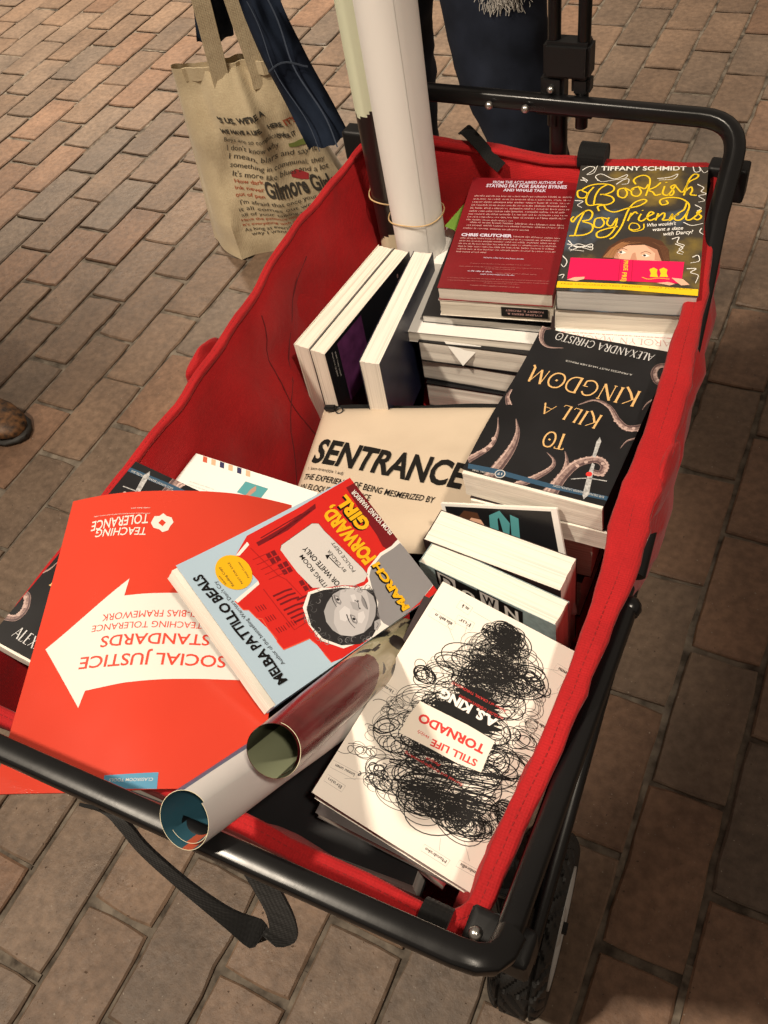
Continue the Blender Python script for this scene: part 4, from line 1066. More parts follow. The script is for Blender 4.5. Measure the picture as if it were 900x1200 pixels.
  ('p','photo_mid',((-18.4,-5.7),(-21.8,-8.5),(-27.9,-7.3),(-29.2,-4.5),(-25.4,-2.6)),6.6),
  ('p','photo_hi',((-20.7,-5.7),(-23.4,-7.6),(-27.2,-6),(-25.1,-4.2)),7),
  ('d','photo_hair',(-23.9,-5.8),1.4,7.4,1),
  ('s','photo_hair',((-19,-5.1),(-23.2,-3.5),(-27.3,-3.6)),0.55,7.6,1,0.3),
  ('p','photo_mid',((-40.2,-7),(-43.5,-9.8),(-49.4,-8.6),(-50.5,-5.9),(-46.9,-4)),6.6),
  ('p','photo_hi',((-42.4,-7.1),(-45,-9),(-48.7,-7.3),(-46.6,-5.6)),7),
  ('d','photo_hair',(-45.5,-7.1),1.4,7.4,1),
  ('s','photo_hair',((-40.8,-6.5),(-44.7,-4.9),(-48.7,-5)),0.55,7.6,1,0.3),
  ('s','photo_hair',((-17.2,-4),(-22.6,-1.2),(-28.8,-0.14)),1.1,7,1,0.5),
  ('s','photo_hair',((-38.7,-3.9),(-45.5,-1.6),(-52.4,-2.3)),1.1,7,1,0.5),
  ('s','photo_dark',((-32.1,-19.4),(-35.6,-20.8),(-39.9,-18.3)),0.7,7,1,0.7),
  ('d','photo_dark',(-34.5,-21.8),0.83,7.2,1),
  ('d','photo_dark',(-40.8,-18.6),0.81,7.2,1),
  ('p','photo_mid',((-32.3,-28.3),(-35.5,-29.1),(-40.6,-27.8),(-45,-25.5),(-44.4,-23.6),(-40.4,-23.3),(-36,-24.8)),7),
  ('s','photo_dark',((-32,-28.6),(-36.9,-28.1),(-41.4,-26.3),(-45.4,-24.6)),0.5,7.3,1,0.5),
  ('p','photo_soft',((-57,-23),(-57.8,-29.1),(-62.4,-26.7),(-64.8,-19.4),(-62.7,-17.6)),6),
  ('s','photo_dark',((-58.8,-24.2),(-61,-24.2),(-62.9,-20.2)),0.5,6.4,1,0.5),
  ('s','photo_mid',((-9,3.4),(-8.5,4.7),(-7.3,5),(-6.3,4),(-6.3,2.5)),0.55,6.1,1,0.2),
  ('s','photo_dark2',((-10.7,5.4),(-11.9,4.8),(-13.2,5.6),(-13.5,7.3),(-12.7,8.5)),0.55,6.1,1,0.2),
  ('s','photo_dark2',((-14.2,-13.5),(-16.1,-11.8),(-16.4,-9.1),(-14.8,-7.4),(-12.6,-8)),0.55,6.1,1,0.2),
  ('s','photo_mid',((-16.6,-18.7),(-18.3,-20.2),(-20.5,-19.3),(-21.5,-16.7),(-20.5,-14.3)),0.55,6.1,1,0.2),
  ('s','photo_dark2',((-10.7,5.9),(-11.6,4.2),(-13.3,4),(-14.6,5.6),(-14.5,7.7)),0.55,6.1,1,0.2),
  ('s','photo_dark2',((-30.6,-38.3),(-30.2,-40.2),(-31.1,-41.6),(-32.6,-41.5),(-33.6,-39.8)),0.55,6.1,1,0.2),
  ('s','photo_mid',((-15.2,9.1),(-17,9.3),(-18,11.2),(-17.5,13.1),(-15.9,13.8)),0.55,6.2,1,0.2),
  ('s','photo_dark2',((-16.4,17.2),(-15.8,18.8),(-14.3,19),(-13.2,17.8),(-13.2,16)),0.55,6.2,1,0.2),
  ('s','photo_dark2',((-23,-27.7),(-22.5,-29.9),(-23.4,-31.6),(-25.1,-31.6),(-26.4,-29.9)),0.55,6.2,1,0.2),
  ('s','photo_mid',((-18.3,-21.5),(-18.7,-23.2),(-20.1,-23.8),(-21.4,-22.7),(-21.7,-20.8)),0.55,6.2,1,0.2),
  ('s','photo_dark2',((-15.4,24.4),(-14.9,21.7),(-16.4,19.8),(-18.6,20.1),(-19.9,22.4)),0.55,6.2,1,0.2),
  ('s','photo_dark2',((-29.5,-32.5),(-28.3,-31.5),(-26.8,-32.2),(-26.2,-34.1),(-26.9,-35.8)),0.55,6.2,1,0.2),
  ('s','photo_mid',((-27.9,-33.5),(-29.4,-31.6),(-29.3,-28.9),(-27.6,-27.7),(-25.6,-28.7)),0.55,6.2,1,0.2),
  ('s','photo_dark2',((-20.9,17.1),(-22.4,19),(-22.1,21.4),(-20.4,22.6),(-18.4,21.6)),0.55,6.2,1,0.2),
  ('s','photo_dark2',((-21.3,26.1),(-22.7,25.9),(-23.8,27.2),(-23.6,28.9),(-22.4,29.8)),0.55,6.2,1,0.2),
  ('s','photo_mid',((-21.7,-17.5),(-20.6,-17.6),(-19.8,-18.7),(-20,-20.1),(-21,-20.6)),0.55,6.2,1,0.2),
  ('s','photo_dark2',((-20.6,31.9),(-19.2,31.6),(-18.5,30.1),(-19.1,28.5),(-20.4,28.1)),0.55,6.3,1,0.2),
  ('s','photo_dark2',((-25.7,33.3),(-25,34.3),(-23.8,34.1),(-23.2,32.9),(-23.5,31.6)),0.55,6.3,1,0.2),
  ('s','photo_mid',((-24,31.3),(-23.6,32.5),(-22.5,32.8),(-21.6,32),(-21.5,30.6)),0.55,6.3,1,0.2),
  ('s','photo_dark2',((-28,28.4),(-27.6,30.4),(-26.1,31.2),(-24.6,30.2),(-24.2,28.2)),0.55,6.3,1,0.2),
  ('s','photo_dark2',((-28.6,29.3),(-27.7,28),(-28,26.4),(-29.2,25.8),(-30.4,26.5)),0.55,6.3,1,0.2),
  ('s','photo_mid',((-29.9,31.3),(-28.1,32.5),(-26.1,31.6),(-25.4,29.1),(-26.5,27)),0.55,6.3,1,0.2),
  ('s','photo_dark2',((-18.5,-15),(-17.6,-13.8),(-16.1,-14.1),(-15.3,-15.7),(-15.8,-17.3)),0.55,6.3,1,0.2),
  ('s','photo_dark2',((-32.1,-41.9),(-33,-40),(-32.5,-38.1),(-31,-37.5),(-29.6,-38.8)),0.55,6.3,1,0.2),
  ('s','photo_mid',((-34.9,27.1),(-36.2,26.1),(-37.8,26.8),(-38.3,28.7),(-37.5,30.3)),0.55,6.3,1,0.2),
  ('s','photo_dark2',((-33,30.1),(-35,31.2),(-35.6,33.7),(-34.3,35.8),(-32.1,35.8)),0.55,6.3,1,0.2),
  ('s','photo_dark2',((-34.9,32.7),(-35.6,30.5),(-37.6,29.8),(-39.2,31.3),(-39.4,33.7)),0.55,6.4,1,0.2),
  ('s','photo_mid',((-41.5,33.1),(-39.5,34.1),(-37.6,32.8),(-37.2,30.3),(-38.6,28.4)),0.55,6.4,1,0.2),
  ('s','photo_dark2',((-41.7,23.8),(-43,25.5),(-42.8,27.7),(-41.2,28.8),(-39.5,27.9)),0.55,6.4,1,0.2),
  ('s','photo_dark2',((-33.4,-42.2),(-33.6,-40.5),(-32.8,-39.3),(-31.4,-39.6),(-30.6,-41.1)),0.55,6.4,1,0.2),
  ('s','photo_mid',((-42.9,31.8),(-43.9,32.7),(-44,34.3),(-43.1,35.3),(-41.8,35)),0.55,6.4,1,0.2),
  ('s','photo_dark2',((-27.7,-41.7),(-29.8,-41.9),(-31.4,-39.9),(-31.3,-37.1),(-29.5,-35.8)),0.55,6.4,1,0.2),
  ('s','photo_dark2',((-47.2,30.8),(-45.9,32.4),(-44.1,32.2),(-43.1,30.3),(-43.6,28.2)),0.55,6.4,1,0.2),
  ('s','photo_mid',((-46.1,34),(-45.1,32.5),(-45.4,30.5),(-46.9,29.6),(-48.3,30.5)),0.55,6.4,1,0.2),
  ('s','photo_dark2',((-41.9,30.3),(-40.7,28.2),(-41.3,25.8),(-43.2,25),(-45,26.4)),0.55,6.4,1,0.2),
  ('s','photo_dark2',((-44.3,23.4),(-45.8,22.7),(-47.2,23.7),(-47.6,25.7),(-46.5,27.2)),0.55,6.4,1,0.2),
  ('s','photo_mid',((-50.9,27.8),(-50.9,29.8),(-49.5,31),(-47.9,30.4),(-47.2,28.6)),0.55,6.5,1,0.2),
  ('s','photo_dark2',((-52.2,27),(-50.9,28.1),(-49.4,27.5),(-48.8,25.6),(-49.5,23.9)),0.55,6.5,1,0.2),
  ('s','photo_dark2',((-24.5,-26.1),(-23.7,-28.1),(-24.4,-29.9),(-26.1,-30.2),(-27.4,-28.8)),0.55,6.5,1,0.2),
  ('s','photo_mid',((-31,-36.2),(-28.8,-35.9),(-27.1,-37.9),(-27.1,-40.7),(-28.9,-42.2)),0.55,6.5,1,0.2),
  ('s','photo_dark2',((-31.2,-38.6),(-30.6,-36.6),(-28.9,-36.2),(-27.4,-37.7),(-27.3,-40)),0.55,6.5,1,0.2),
  ('s','photo_dark2',((-52.1,18.6),(-52.8,17.7),(-53.9,17.9),(-54.4,19.1),(-54,20.2)),0.55,6.5,1,0.2),
  ('s','photo_mid',((-52.4,16.8),(-53.6,15.5),(-55.2,15.9),(-55.9,17.7),(-55.3,19.5)),0.55,6.5,1,0.2),
  ('s','photo_dark2',((-53.7,18.4),(-51.8,17.9),(-50.9,15.8),(-51.6,13.6),(-53.4,13)),0.55,6.5,1,0.2),
  ('s','photo_dark2',((-56.1,13.3),(-56.3,11.6),(-57.5,10.8),(-58.8,11.5),(-59.2,13.2)),0.55,6.5,1,0.2),
  ('s','photo_mid',((-58.9,13.2),(-56.9,13.6),(-55.4,11.8),(-55.5,9.2),(-57.2,7.8)),0.55,6.5,1,0.2),
  ('s','photo_dark2',((-61.1,10.2),(-60.4,12.4),(-58.5,13),(-57,11.6),(-56.8,9.2)),0.55,6.6,1,0.2),
  ('s','photo_dark2',((-12.4,-11.4),(-13.8,-11.5),(-14.8,-10.3),(-14.8,-8.7),(-13.7,-7.8)),0.55,6.6,1,0.2),
  ('s','photo_mid',((-60.2,8),(-58.5,7.7),(-57.5,5.7),(-58.1,3.7),(-59.8,3)),0.55,6.6,1,0.2),
  ('s','photo_dark2',((-61,7.3),(-59.9,9.1),(-58.1,9.2),(-57,7.4),(-57.3,5.2)),0.55,6.6,1,0.2),
  ('s','photo_dark2',((-12.7,-8.7),(-14.8,-8.6),(-16.3,-6.5),(-15.9,-3.9),(-14.1,-2.8)),0.55,6.6,1,0.2),
  ('s','photo_mid',((-21.8,-25.9),(-21.6,-28.9),(-23.3,-30.7),(-25.6,-30),(-26.8,-27.3)),0.55,6.6,1,0.2),
  ('s','photo_dark2',((-23.9,-31.1),(-25.5,-32.3),(-27.4,-31.3),(-28,-28.9),(-27,-27)),0.55,6.6,1,0.2),
  ('s','photo_dark2',((-62.8,-0.39),(-61.3,-1.5),(-60.9,-3.7),(-62,-5.3),(-63.8,-5.1)),0.55,6.6,1,0.2),
  ('s','photo_mid',((-67.1,-1.9),(-66,-0.95),(-64.6,-1.5),(-64.1,-3.2),(-64.7,-4.7)),0.55,6.6,1,0.2),
  ('s','photo_dark2',((-67.3,-0.24),(-66,-1.1),(-65.6,-3),(-66.5,-4.4),(-68,-4.4)),0.55,6.6,1,0.2),
  ('s','photo_dark2',((-65.8,-9.6),(-66.3,-8.1),(-65.7,-6.7),(-64.5,-6.5),(-63.5,-7.5)),0.55,6.7,1,0.2),
  ('s','photo_mid',((-67.6,-4),(-65.5,-4.7),(-64.6,-7.2),(-65.5,-9.6),(-67.6,-10.2)),0.55,6.7,1,0.2),
  ('s','photo_dark2',((-33.1,-43.5),(-34.8,-42.1),(-35,-39.6),(-33.8,-38),(-31.9,-38.5)),0.55,6.7,1,0.2),
  ('s','photo_dark2',((-67.2,-11.3),(-65.5,-9.6),(-63.5,-10.3),(-62.5,-12.9),(-63.5,-15.3)),0.55,6.7,1,0.2),
  ('t','ink_black','MARCH',(-65,-61.7),(-15.1,-65),8.1,7,0.09,''),
  ('t','title_yellow','MARCH',(-64.8,-63.1),(-14.8,-66.4),8.1,8,0.05,''),
  ('t','title_yellow','FORWARD,',(-10.4,-67.2),(52.4,-63),14.6,8,0.05,''),
  ('t','ink_black','GIRL',(17.4,-84.5),(54.5,-82.3),14.2,7,0.09,''),
  ('t','title_yellow','GIRL',(17.7,-86),(54.8,-83.9),14.2,8,0.05,''),
  ('t','paper_white','FROM YOUNG WARRIOR',(1.1,-102.5),(55,-96.4),5.9,8,0.02,''),
  ('t','paper_white','TO LITTLE ROCK NINE',(2,-109.2),(53.6,-107.1),5.1,8,0.02,''),
  ('t','ink_black','MELBA PATTILLO BEALS',(-56.6,79.6),(53.1,86.8),8.6,5,0.035,'hand'),
  ('t','ink_dark',"Author of the bestselling Warriors Don't Cry",(-44.3,72.9),(41.3,79.6),3.4,5,0,''),
  ('d','title_yellow',(40.7,61.3),16,5,1),
  ('t','ink_dark','Advance',(34.8,73.5),(43.8,74.3),1.8,7,0,''),
  ('t','ink_dark','Reading Copy',(30.8,68.6),(50.2,69.2),2.2,7,0,''),
  ('t','ink_dark','NOT FOR SALE',(28.9,60.5),(50.1,59.3),1.8,7,0,''),
  ('t','ink_dark','Final Cover',(30.8,52),(46.8,51.1),1.8,7,0,''),
 ],
 'kingdom': [
  ('p','banner_blue',((66.8,97.4),(39.1,94.4),(-16.5,95.6),(-73.8,93.5),(-74.5,98.4),(-18.6,100.9),(36.5,100.4),(65,103)),4),
  ('t','ink_pale','NEW YORK TIMES',(38.8,100.7),(60.1,102.4),1.9,6,0,''),
  ('d','ink_pale',(33.3,99.2),5.1,5,1),
  ('d','banner_blue',(33.3,99.2),4.1,6,1),
  ('t','ink_pale','17',(31.4,97.5),(36.4,98.3),2.7,7,0.03,''),
  ('t','ink_pale','EVIE DELMAR  *  READER LAUNCH COPY',(-66.5,94.3),(-18.7,95.5),2.5,6,0,''),
  ('t','title_gold','TO',(-10.1,32.9),(11.6,34.6),19.6,6,0,'serif'),
  ('t','title_gold','KILL',(-32.9,-0.51),(7,-4.1),18.4,6,0,'serif'),
  ('t','title_gold','A',(14.2,-0.01),(26.9,-1.5),14.2,6,0,'serif'),
  ('t','title_gold','KINGDOM',(-57.5,-42),(56.4,-46.2),21.2,6,0,'serif'),
  ('t','title_silver','ALEXANDRA CHRISTO',(-54.1,-97),(51.3,-102.5),10.6,6,0,'serif'),
  ('t','ink_pale','A PRINCESS MUST HAVE HER PRINCE',(-41.4,-63.8),(28.9,-66),2.4,6,0,''),
  ('taper','tentacle',((69.6,94.3),(56.3,72),(55.9,52.5),(62.8,33.4)),7.5,0.5,2),
  ('taper','tentacle',((41.1,106.8),(35.6,70.9),(37.3,46.3),(46,28.2)),13,0.6,3),
  ('taper','tentacle',((15.7,110),(0.14,92.2),(-9.4,76.8),(-7.9,67.1),(1.4,60.1)),9,0.4,2),
  ('taper','tentacle',((-16.5,106.8),(-22.1,82),(-20.3,65.5),(-14.2,53.6)),10,0.5,2),
  ('taper','tentacle',((-20.7,106.5),(-23,84.5),(-30.5,64.5),(-45.4,54.6),(-54.9,59.5),(-54.3,69.3),(-45.6,70)),11,6,3),
  ('taper','tentacle',((-76.7,1.2),(-59.8,8.1),(-47.5,0.35),(-34.7,-13.8),(-18.2,-19),(-4.6,-8.1)),9,1,2),
  ('taper','tentacle',((-61.4,34.7),(-64.7,23.7),(-73.1,17.4)),0.5,3,2),
  ('taper','tentacle',((-70.7,-85.3),(-62,-81.5),(-60.7,-70.6),(-67.1,-60),(-73.6,-60)),6,6,2),
  ('taper','tentacle',((-65.2,-18.7),(-67.4,-29.4),(-73.5,-37.9)),0.5,3,2),
  ('taper','tentacle',((38.1,-82.3),(53.7,-79),(63.4,-85.3),(68,-101.1),(62.1,-108.5)),0.8,8,2),
  ('taper','tentacle',((65.9,-8.3),(65.5,3.2),(59.9,13.1)),2,6,2),
  ('d','tentacle_light',(58.9,77.7),2.2,5,1),
  ('d','tentacle_light',(55.8,70.2),2.2,5,1),
  ('d','tentacle_light',(56.1,60.7),2.2,5,1),
  ('d','tentacle_light',(-52.4,57.6),1.8,5,1),
  ('d','tentacle_light',(-56.7,60.1),1.7,5,1),
  ('d','tentacle_light',(-57.8,65.2),1.7,5,1),
  ('d','tentacle_light',(-56.9,71.1),1.7,5,1),
  ('d','tentacle_light',(-31.5,67.5),1.8,5,1),
  ('d','tentacle_light',(-37.3,60.5),1.8,5,1),
  ('d','tentacle_light',(-46.1,2.3),1.8,5,1),
  ('d','tentacle_light',(-52.3,6.2),1.8,5,1),
  ('d','tentacle_light',(-57.9,8.2),1.7,5,1),
  ('d','tentacle_light',(-65.2,6.9),1.7,5,1),
  ('d','tentacle_light',(-61.9,-78),1.8,5,1),
  ('d','tentacle_light',(-62.6,-69.3),1.8,5,1),
  ('d','tentacle_light',(-67.6,-61.9),1.7,5,1),
  ('p','blade',((-39,26.7),(-42,31.5),(-43.6,52.5),(-40.5,52.2),(-38,32.9)),4),
  ('p','blade',((-43.1,59.7),(-45.9,60.9),(-53,97),(-50.4,103.5),(-47.8,99.2),(-43.8,73.5)),5),
  ('s','blade',((-31.4,84.5),(-45.7,78.8),(-63,76.8)),1,5,1,1),
  ('d','ink_red',(-45,73.8),2.9,6,1),
 ],
 'bookish': [
  ('s','script_yellow',((-63.2,60.1),(-67.8,56.8),(-65.6,46.7),(-58.6,46),(-57,54),(-63.1,59.5),(-54.3,68.5),(-40.7,71.2),(-30.1,67.6),(-28.8,59.7),(-35.9,53.1),(-42.7,52.2)),1.9,5,1,1.9),
  ('s','script_yellow',((-36.3,70.6),(-43.7,62.4),(-47.3,49.5),(-47.6,34.7)),1.9,5,1,1.9),
  ('s','script_yellow',((-40.4,52.9),(-29.6,48.6),(-26.7,40.8),(-33.1,34.7),(-42.8,34.9),(-52.2,32.7),(-56.5,39.7),(-55.6,54),(-51,65.4)),1.9,5,1,1.9),
  ('s','script_yellow',((-15.7,64.9),(-23.1,61.5),(-22.6,50.4),(-16,47.5),(-13.4,55.4),(-16.6,64.2),(-10.4,60.3),(-6.8,63.6)),1.9,5,1,1.9),
  ('s','script_yellow',((-1.4,67.9),(-8.8,63.5),(-8.2,53.1),(-1.9,50.5),(1.4,57.5),(-1.7,66.9),(4.7,63.9),(7.9,72)),1.9,5,1,1.9),
  ('s','script_yellow',((-5.6,71.6),(-8.6,78.5),(-4.8,85.1),(2.7,87.9),(8.6,82.2),(9.1,68.8),(6.7,51.4)),1.9,5,1,1.9),
  ('s','script_yellow',((21,75.5),(15.9,67.5),(9.1,61.9),(13.8,57.9),(17,52.7),(22.5,55.1)),1.9,5,1,1.9),
  ('s','script_yellow',((25.6,69.3),(24.3,56.7),(28.3,53.1),(31.8,57),(36.9,71.3),(32,68),(35.8,60.2),(34,53.3),(29.7,55.4)),1.9,5,1,1.9),
  ('s','script_yellow',((26.7,76.3),(27.1,75.1)),2.2,5,1,2.2),
  ('s','script_yellow',((37,69.7),(44.9,59),(50.4,76.4),(58.4,84.6),(60,90),(55.2,90.9),(50.6,81.2),(48.2,65.3),(46.7,53.5)),1.9,5,1,1.9),
  ('s','script_yellow',((47.6,60.6),(53.3,68.6),(55,62.4),(53.5,55.2),(60.1,54.2)),1.9,5,1,1.9),
  ('s','script_yellow',((-66.5,12.9),(-68.9,8.2),(-66.4,3.7),(-62.6,13),(-53.2,24.2),(-47.3,19.9),(-48.6,9.1),(-56.9,5.6)),1.9,5,1,1.9),
  ('s','script_yellow',((-56,22.6),(-60.2,0.92),(-61.8,-18.7)),1.9,5,1,1.9),
  ('s','script_yellow',((-55.9,4.8),(-45.7,0.09),(-44.6,-10.4),(-52.4,-17.4),(-67.4,-19.6)),1.9,5,1,1.9),
  ('s','script_yellow',((-35.6,12.7),(-42.9,9.3),(-42.5,-2.8),(-35.8,-4),(-32.8,3.7),(-36.1,11.8),(-28.6,10)),1.9,5,1,1.9),
  ('s','script_yellow',((-28.9,13),(-29.8,2.4),(-24.7,-1),(-20.2,11.9),(-21.3,-6.2),(-27.6,-18.4),(-36.9,-20.4),(-38.6,-13.1),(-30.7,-6.7),(-18,-1.6)),1.9,5,1,1.9),
  ('s','script_yellow',((-40.5,23.2),(-42.7,30.9),(-36.8,33.3),(-33.2,26.6),(-24.1,22.4),(-11.4,29),(1.4,34.2),(8.4,42.2),(4.3,45.1),(-4.6,38.6),(-10,24.5),(-14.2,-1.4),(-20.2,-18.1),(-24.4,-22.7)),1.9,5,1,1.9),
  ('s','script_yellow',((-6,21.6),(-8.5,7.8)),1.9,5,1,1.9),
  ('s','script_yellow',((-6.8,15.5),(-2.4,23.3),(0.74,20.4)),1.9,5,1,1.9),
  ('s','script_yellow',((4.5,20.5),(2.5,11.4),(6.4,8.5),(12.3,16.3),(17.5,22),(13.6,23.9),(11,14.8),(14.7,9.8),(20,13.7)),1.9,5,1,1.9),
  ('s','script_yellow',((5.3,26.6),(5.8,25.8)),2,5,1,2),
  ('s','script_yellow',((22.2,22.2),(20.3,10.1)),1.9,5,1,1.9),
  ('s','script_yellow',((21.4,15.2),(27.7,23),(29.1,17.1),(27.6,11),(34.9,12.8),(37.1,21.9),(34.1,11.3),(36.8,12.9),(43.4,23.7),(48.5,29.9),(50.6,42.2)),1.9,5,1,1.9),
  ('s','script_yellow',((43.6,21.3),(39.2,17.5),(40.9,11.6),(46.8,13.3),(52.4,27.1),(52.6,39.2),(43.7,48.1),(30.5,49.2),(22.4,44.2),(24.8,36.6),(30.8,39),(28.9,44.5)),1.9,5,1,1.9),
  ('s','script_yellow',((52.4,27.1),(51.4,13.6),(56.9,13.8),(66.1,28.3),(61.8,24.5),(66.6,18.7),(63.3,13.2),(58.6,15.4)),1.9,5,1,1.9),
  ('s','script_yellow',((-4.5,-5.4),(-0.65,-6.7),(4.7,-3.5),(2.2,3.2),(-4.4,4.1),(-6.1,-4),(-0.47,-8.8),(8.5,-4.8),(8.7,4.1)),1.3,5,1,1.3),
  ('s','paper_white',((-67.3,95.9),(-61.1,102.7),(-53.9,101.2),(-56.1,94.5),(-61.4,87.8),(-53.8,91.3),(-51.2,104.6)),1.1,4,1,0.6),
  ('s','paper_white',((-47.2,76.8),(-51.1,84.8),(-44.6,89.2),(-29.9,80.5),(-16.9,89),(-18.3,82.5),(-29.7,78.9),(-43.1,75.3),(-47.4,78.4)),1.1,4,1,0.6),
  ('s','paper_white',((-26.9,70.9),(-19.9,79.2),(-14.2,81),(-14.5,72.9),(-21.1,71.1)),1.1,4,1,0.6),
  ('s','paper_white',((16.6,82.5),(29.9,85.4),(38,91.4),(33.9,82.3),(18.8,80)),1.1,4,1,0.6),
  ('s','paper_white',((53.3,106.9),(55.9,95.7),(61.4,97.4),(60.1,105.5),(65.4,94.3),(69.9,97.6)),1.1,4,1,0.6),
  ('s','paper_white',((59.9,73.5),(66.8,67.5),(64.3,61.2),(70.1,56.8),(62,53.4),(68.8,46),(62.6,42.7)),1.1,4,1,0.6),
  ('s','paper_white',((59.1,38),(65.9,32.2),(61.6,27.5)),1.1,4,1,0.6),
  ('s','paper_white',((49,8.4),(57.5,3.5),(69,7.5)),1.1,4,1,0.6),
  ('s','paper_white',((-67.5,-27.1),(-57.6,-37.7),(-42.8,-35.4),(-41.2,-41.2),(-53.9,-37.5),(-63.5,-43.9)),1.1,4,1,0.6),
  ('s','paper_white',((39,-19.4),(46,-16.1),(44.8,-24.8),(52.2,-28.7),(47.2,-34.7),(52,-40.1)),1.1,4,1,0.6),
  ('s','paper_white',((-67.3,77.8),(-59.1,76.4),(-65.8,82.8),(-59.7,73.2)),1.1,4,1,0.6),
  ('s','paper_white',((-68.9,40.8),(-59.9,39.6),(-65,33.1),(-59.6,28.6)),1.1,4,1,0.6),
  ('s','paper_white',((-68,-32.9),(-53.5,-36.7),(-42.2,-31.5),(-42.5,-37.6),(-56.1,-32.2),(-65.1,-40.4),(-48.8,-43.5)),1.1,4,1,0.6),
  ('s','paper_white',((-70.7,-51.5),(-64.6,-60.2),(-66.5,-69.4),(-71.2,-63.7)),1.1,4,1,0.6),
  ('s','paper_white',((-70.7,-83.1),(-65,-81.2),(-66.2,-87.2)),1.1,4,1,0.6),
  ('s','paper_white',((42.8,-26.8),(50.8,-32.4),(45.6,-40.2),(51.4,-42.8)),1.1,4,1,0.6),
  ('s','paper_white',((61,-46.7),(66.4,-43.4),(67.8,-52.1),(59.6,-55.6)),1.1,4,1,0.6),
  ('s','paper_white',((56.5,-64.5),(65.7,-63.9),(60.5,-70),(68.1,-73.8),(66,-85.4)),1.1,4,1,0.6),
  ('s','paper_white',((67.7,-0.44),(66.2,-6.3),(70,-10.5)),1.1,4,1,0.6),
  ('t','paper_white','TIFFANY SCHMIDT',(-46.3,95.8),(46.8,98),7.3,6,0.02,''),
  ('t','paper_white',"Who wouldn't",(12.8,-1),(42,3.9),5.4,6,0.01,'script'),
  ('t','paper_white','want a date',(18.9,-7.8),(49.7,-3.4),5.3,6,0.01,'script'),
  ('t','paper_white','with Darcy?',(30.4,-14.6),(60.4,-9.3),5.6,6,0.01,'script'),
  ('p','hair_brown',((-30,-53.6),(-24.1,-35.1),(-13.5,-23.1),(-2.2,-17.6),(15.2,-16.7),(29.2,-23),(36.8,-36.2),(39.5,-55.4),(29.7,-56),(25.4,-36.8),(12.3,-28.5),(-2.9,-32.4),(-14.5,-52.7)),2),
  ('p','skin_print',((-17.4,-52.9),(-13.9,-39.1),(-4.8,-31.9),(12.4,-30),(25.4,-36.8),(31.1,-54.4),(6.9,-55.3)),3),
  ('p','hair_light',((-28.2,-52),(-21,-36.4),(-11.2,-26.7),(-3.3,-27.8),(-12,-39),(-18.4,-52.6)),3),
  ('p','skin_shade',((-0.75,-55.7),(1.1,-44.2),(3.9,-42.6),(6.9,-55.3)),3.4),
  ('p','skin_shade',((12.4,-30),(25.4,-36.8),(31.1,-54.4),(23.9,-53.6),(24,-42.9)),3.4),
  ('p','skin_shade',((-17.4,-52.9),(-15,-43.7),(-11.6,-38.9),(-13,-48.1),(-11.6,-53.4)),3.4),
  ('s','hair_mid',((-25.9,-51.3),(-20.9,-37.9),(-11.3,-24.9)),0.35,3.6,1,0.35),
  ('s','hair_light',((-24.2,-51.2),(-19.2,-37.2),(-8.6,-25)),0.35,3.6,1,0.35),
  ('s','hair_mid',((-22.4,-51.1),(-17.5,-36.5),(-5.8,-25.2)),0.35,3.6,1,0.35),
  ('s','hair_light',((-20.7,-51),(-15.8,-35.8),(-3.1,-25.3)),0.35,3.6,1,0.35),
  ('s','hair_mid',((-19,-50.9),(-14.1,-35.1),(-0.36,-25.5)),0.35,3.6,1,0.35),
  ('s','hair_light',((-17.2,-50.8),(-12.4,-34.4),(2.4,-25.7)),0.35,3.6,1,0.35),
  ('s','hair_mid',((-15.5,-50.6),(-10.7,-33.7),(5.1,-25.8)),0.35,3.6,1,0.35),
  ('s','hair_light',((-13.8,-50.5),(-9,-33),(7.8,-26)),0.35,3.6,1,0.35),
  ('s','hair_mid',((-12,-50.4),(-7.3,-32.3),(10.6,-26.1)),0.35,3.6,1,0.35),
  ('s','hair_mid',((19.7,-25),(28.1,-33.7),(33.7,-53.6)),0.35,3.6,1,0.35),
  ('s','hair_mid',((21.6,-26.1),(29.4,-33.6),(34.6,-53.6)),0.35,3.6,1,0.35),
  ('s','hair_mid',((23.4,-27.3),(30.7,-33.5),(35.6,-53.5)),0.35,3.6,1,0.35),
  ('s','hair_mid',((25.2,-28.4),(32,-33.5),(36.5,-53.5)),0.35,3.6,1,0.35),
  ('s','hair_mid',((27,-29.5),(33.4,-33.4),(37.5,-53.4)),0.35,3.6,1,0.35),
  ('s','hair_mid',((28.8,-30.6),(34.7,-33.3),(38.4,-53.4)),0.35,3.6,1,0.35),
  ('p','paper_white',((-13.8,-43.6),(-9.9,-40.4),(-5.3,-43.7),(-9.4,-45.8)),5),
  ('d','ink_dark',(-10.8,-43.1),1.5,6,1),
  ('s','hair_brown',((-15.4,-40.1),(-10.2,-36.7),(-4.5,-39.5)),0.6,5,1,0.6),
  ('p','paper_white',((10.6,-47.3),(14.5,-44.1),(19,-47.4),(15,-49.4)),5),
  ('d','ink_dark',(13.6,-46.8),1.5,6,1),
  ('s','hair_brown',((9.2,-43.8),(14.2,-40.5),(19.8,-43.2)),0.6,5,1,0.6),
  ('p','cover_pink',((-61.4,-54.6),(53.6,-54.5),(52.7,-87.2),(-60.9,-87.4)),6),
  ('s','cover_pinkdk',((-10.1,-54.5),(-9.2,-87.7)),0.5,7,0,0.5),
  ('s','cover_pinkdk',((2.6,-54.6),(3.6,-87.7)),0.5,7,0,0.5),
  ('t','script_yellow','PRIDE',(-6.5,-56.1),(-5.4,-71.4),4.2,7,0.02,''),
  ('t','script_yellow','PREJ',(-6.3,-74.4),(-5.8,-87.8),4.4,7,0.02,''),
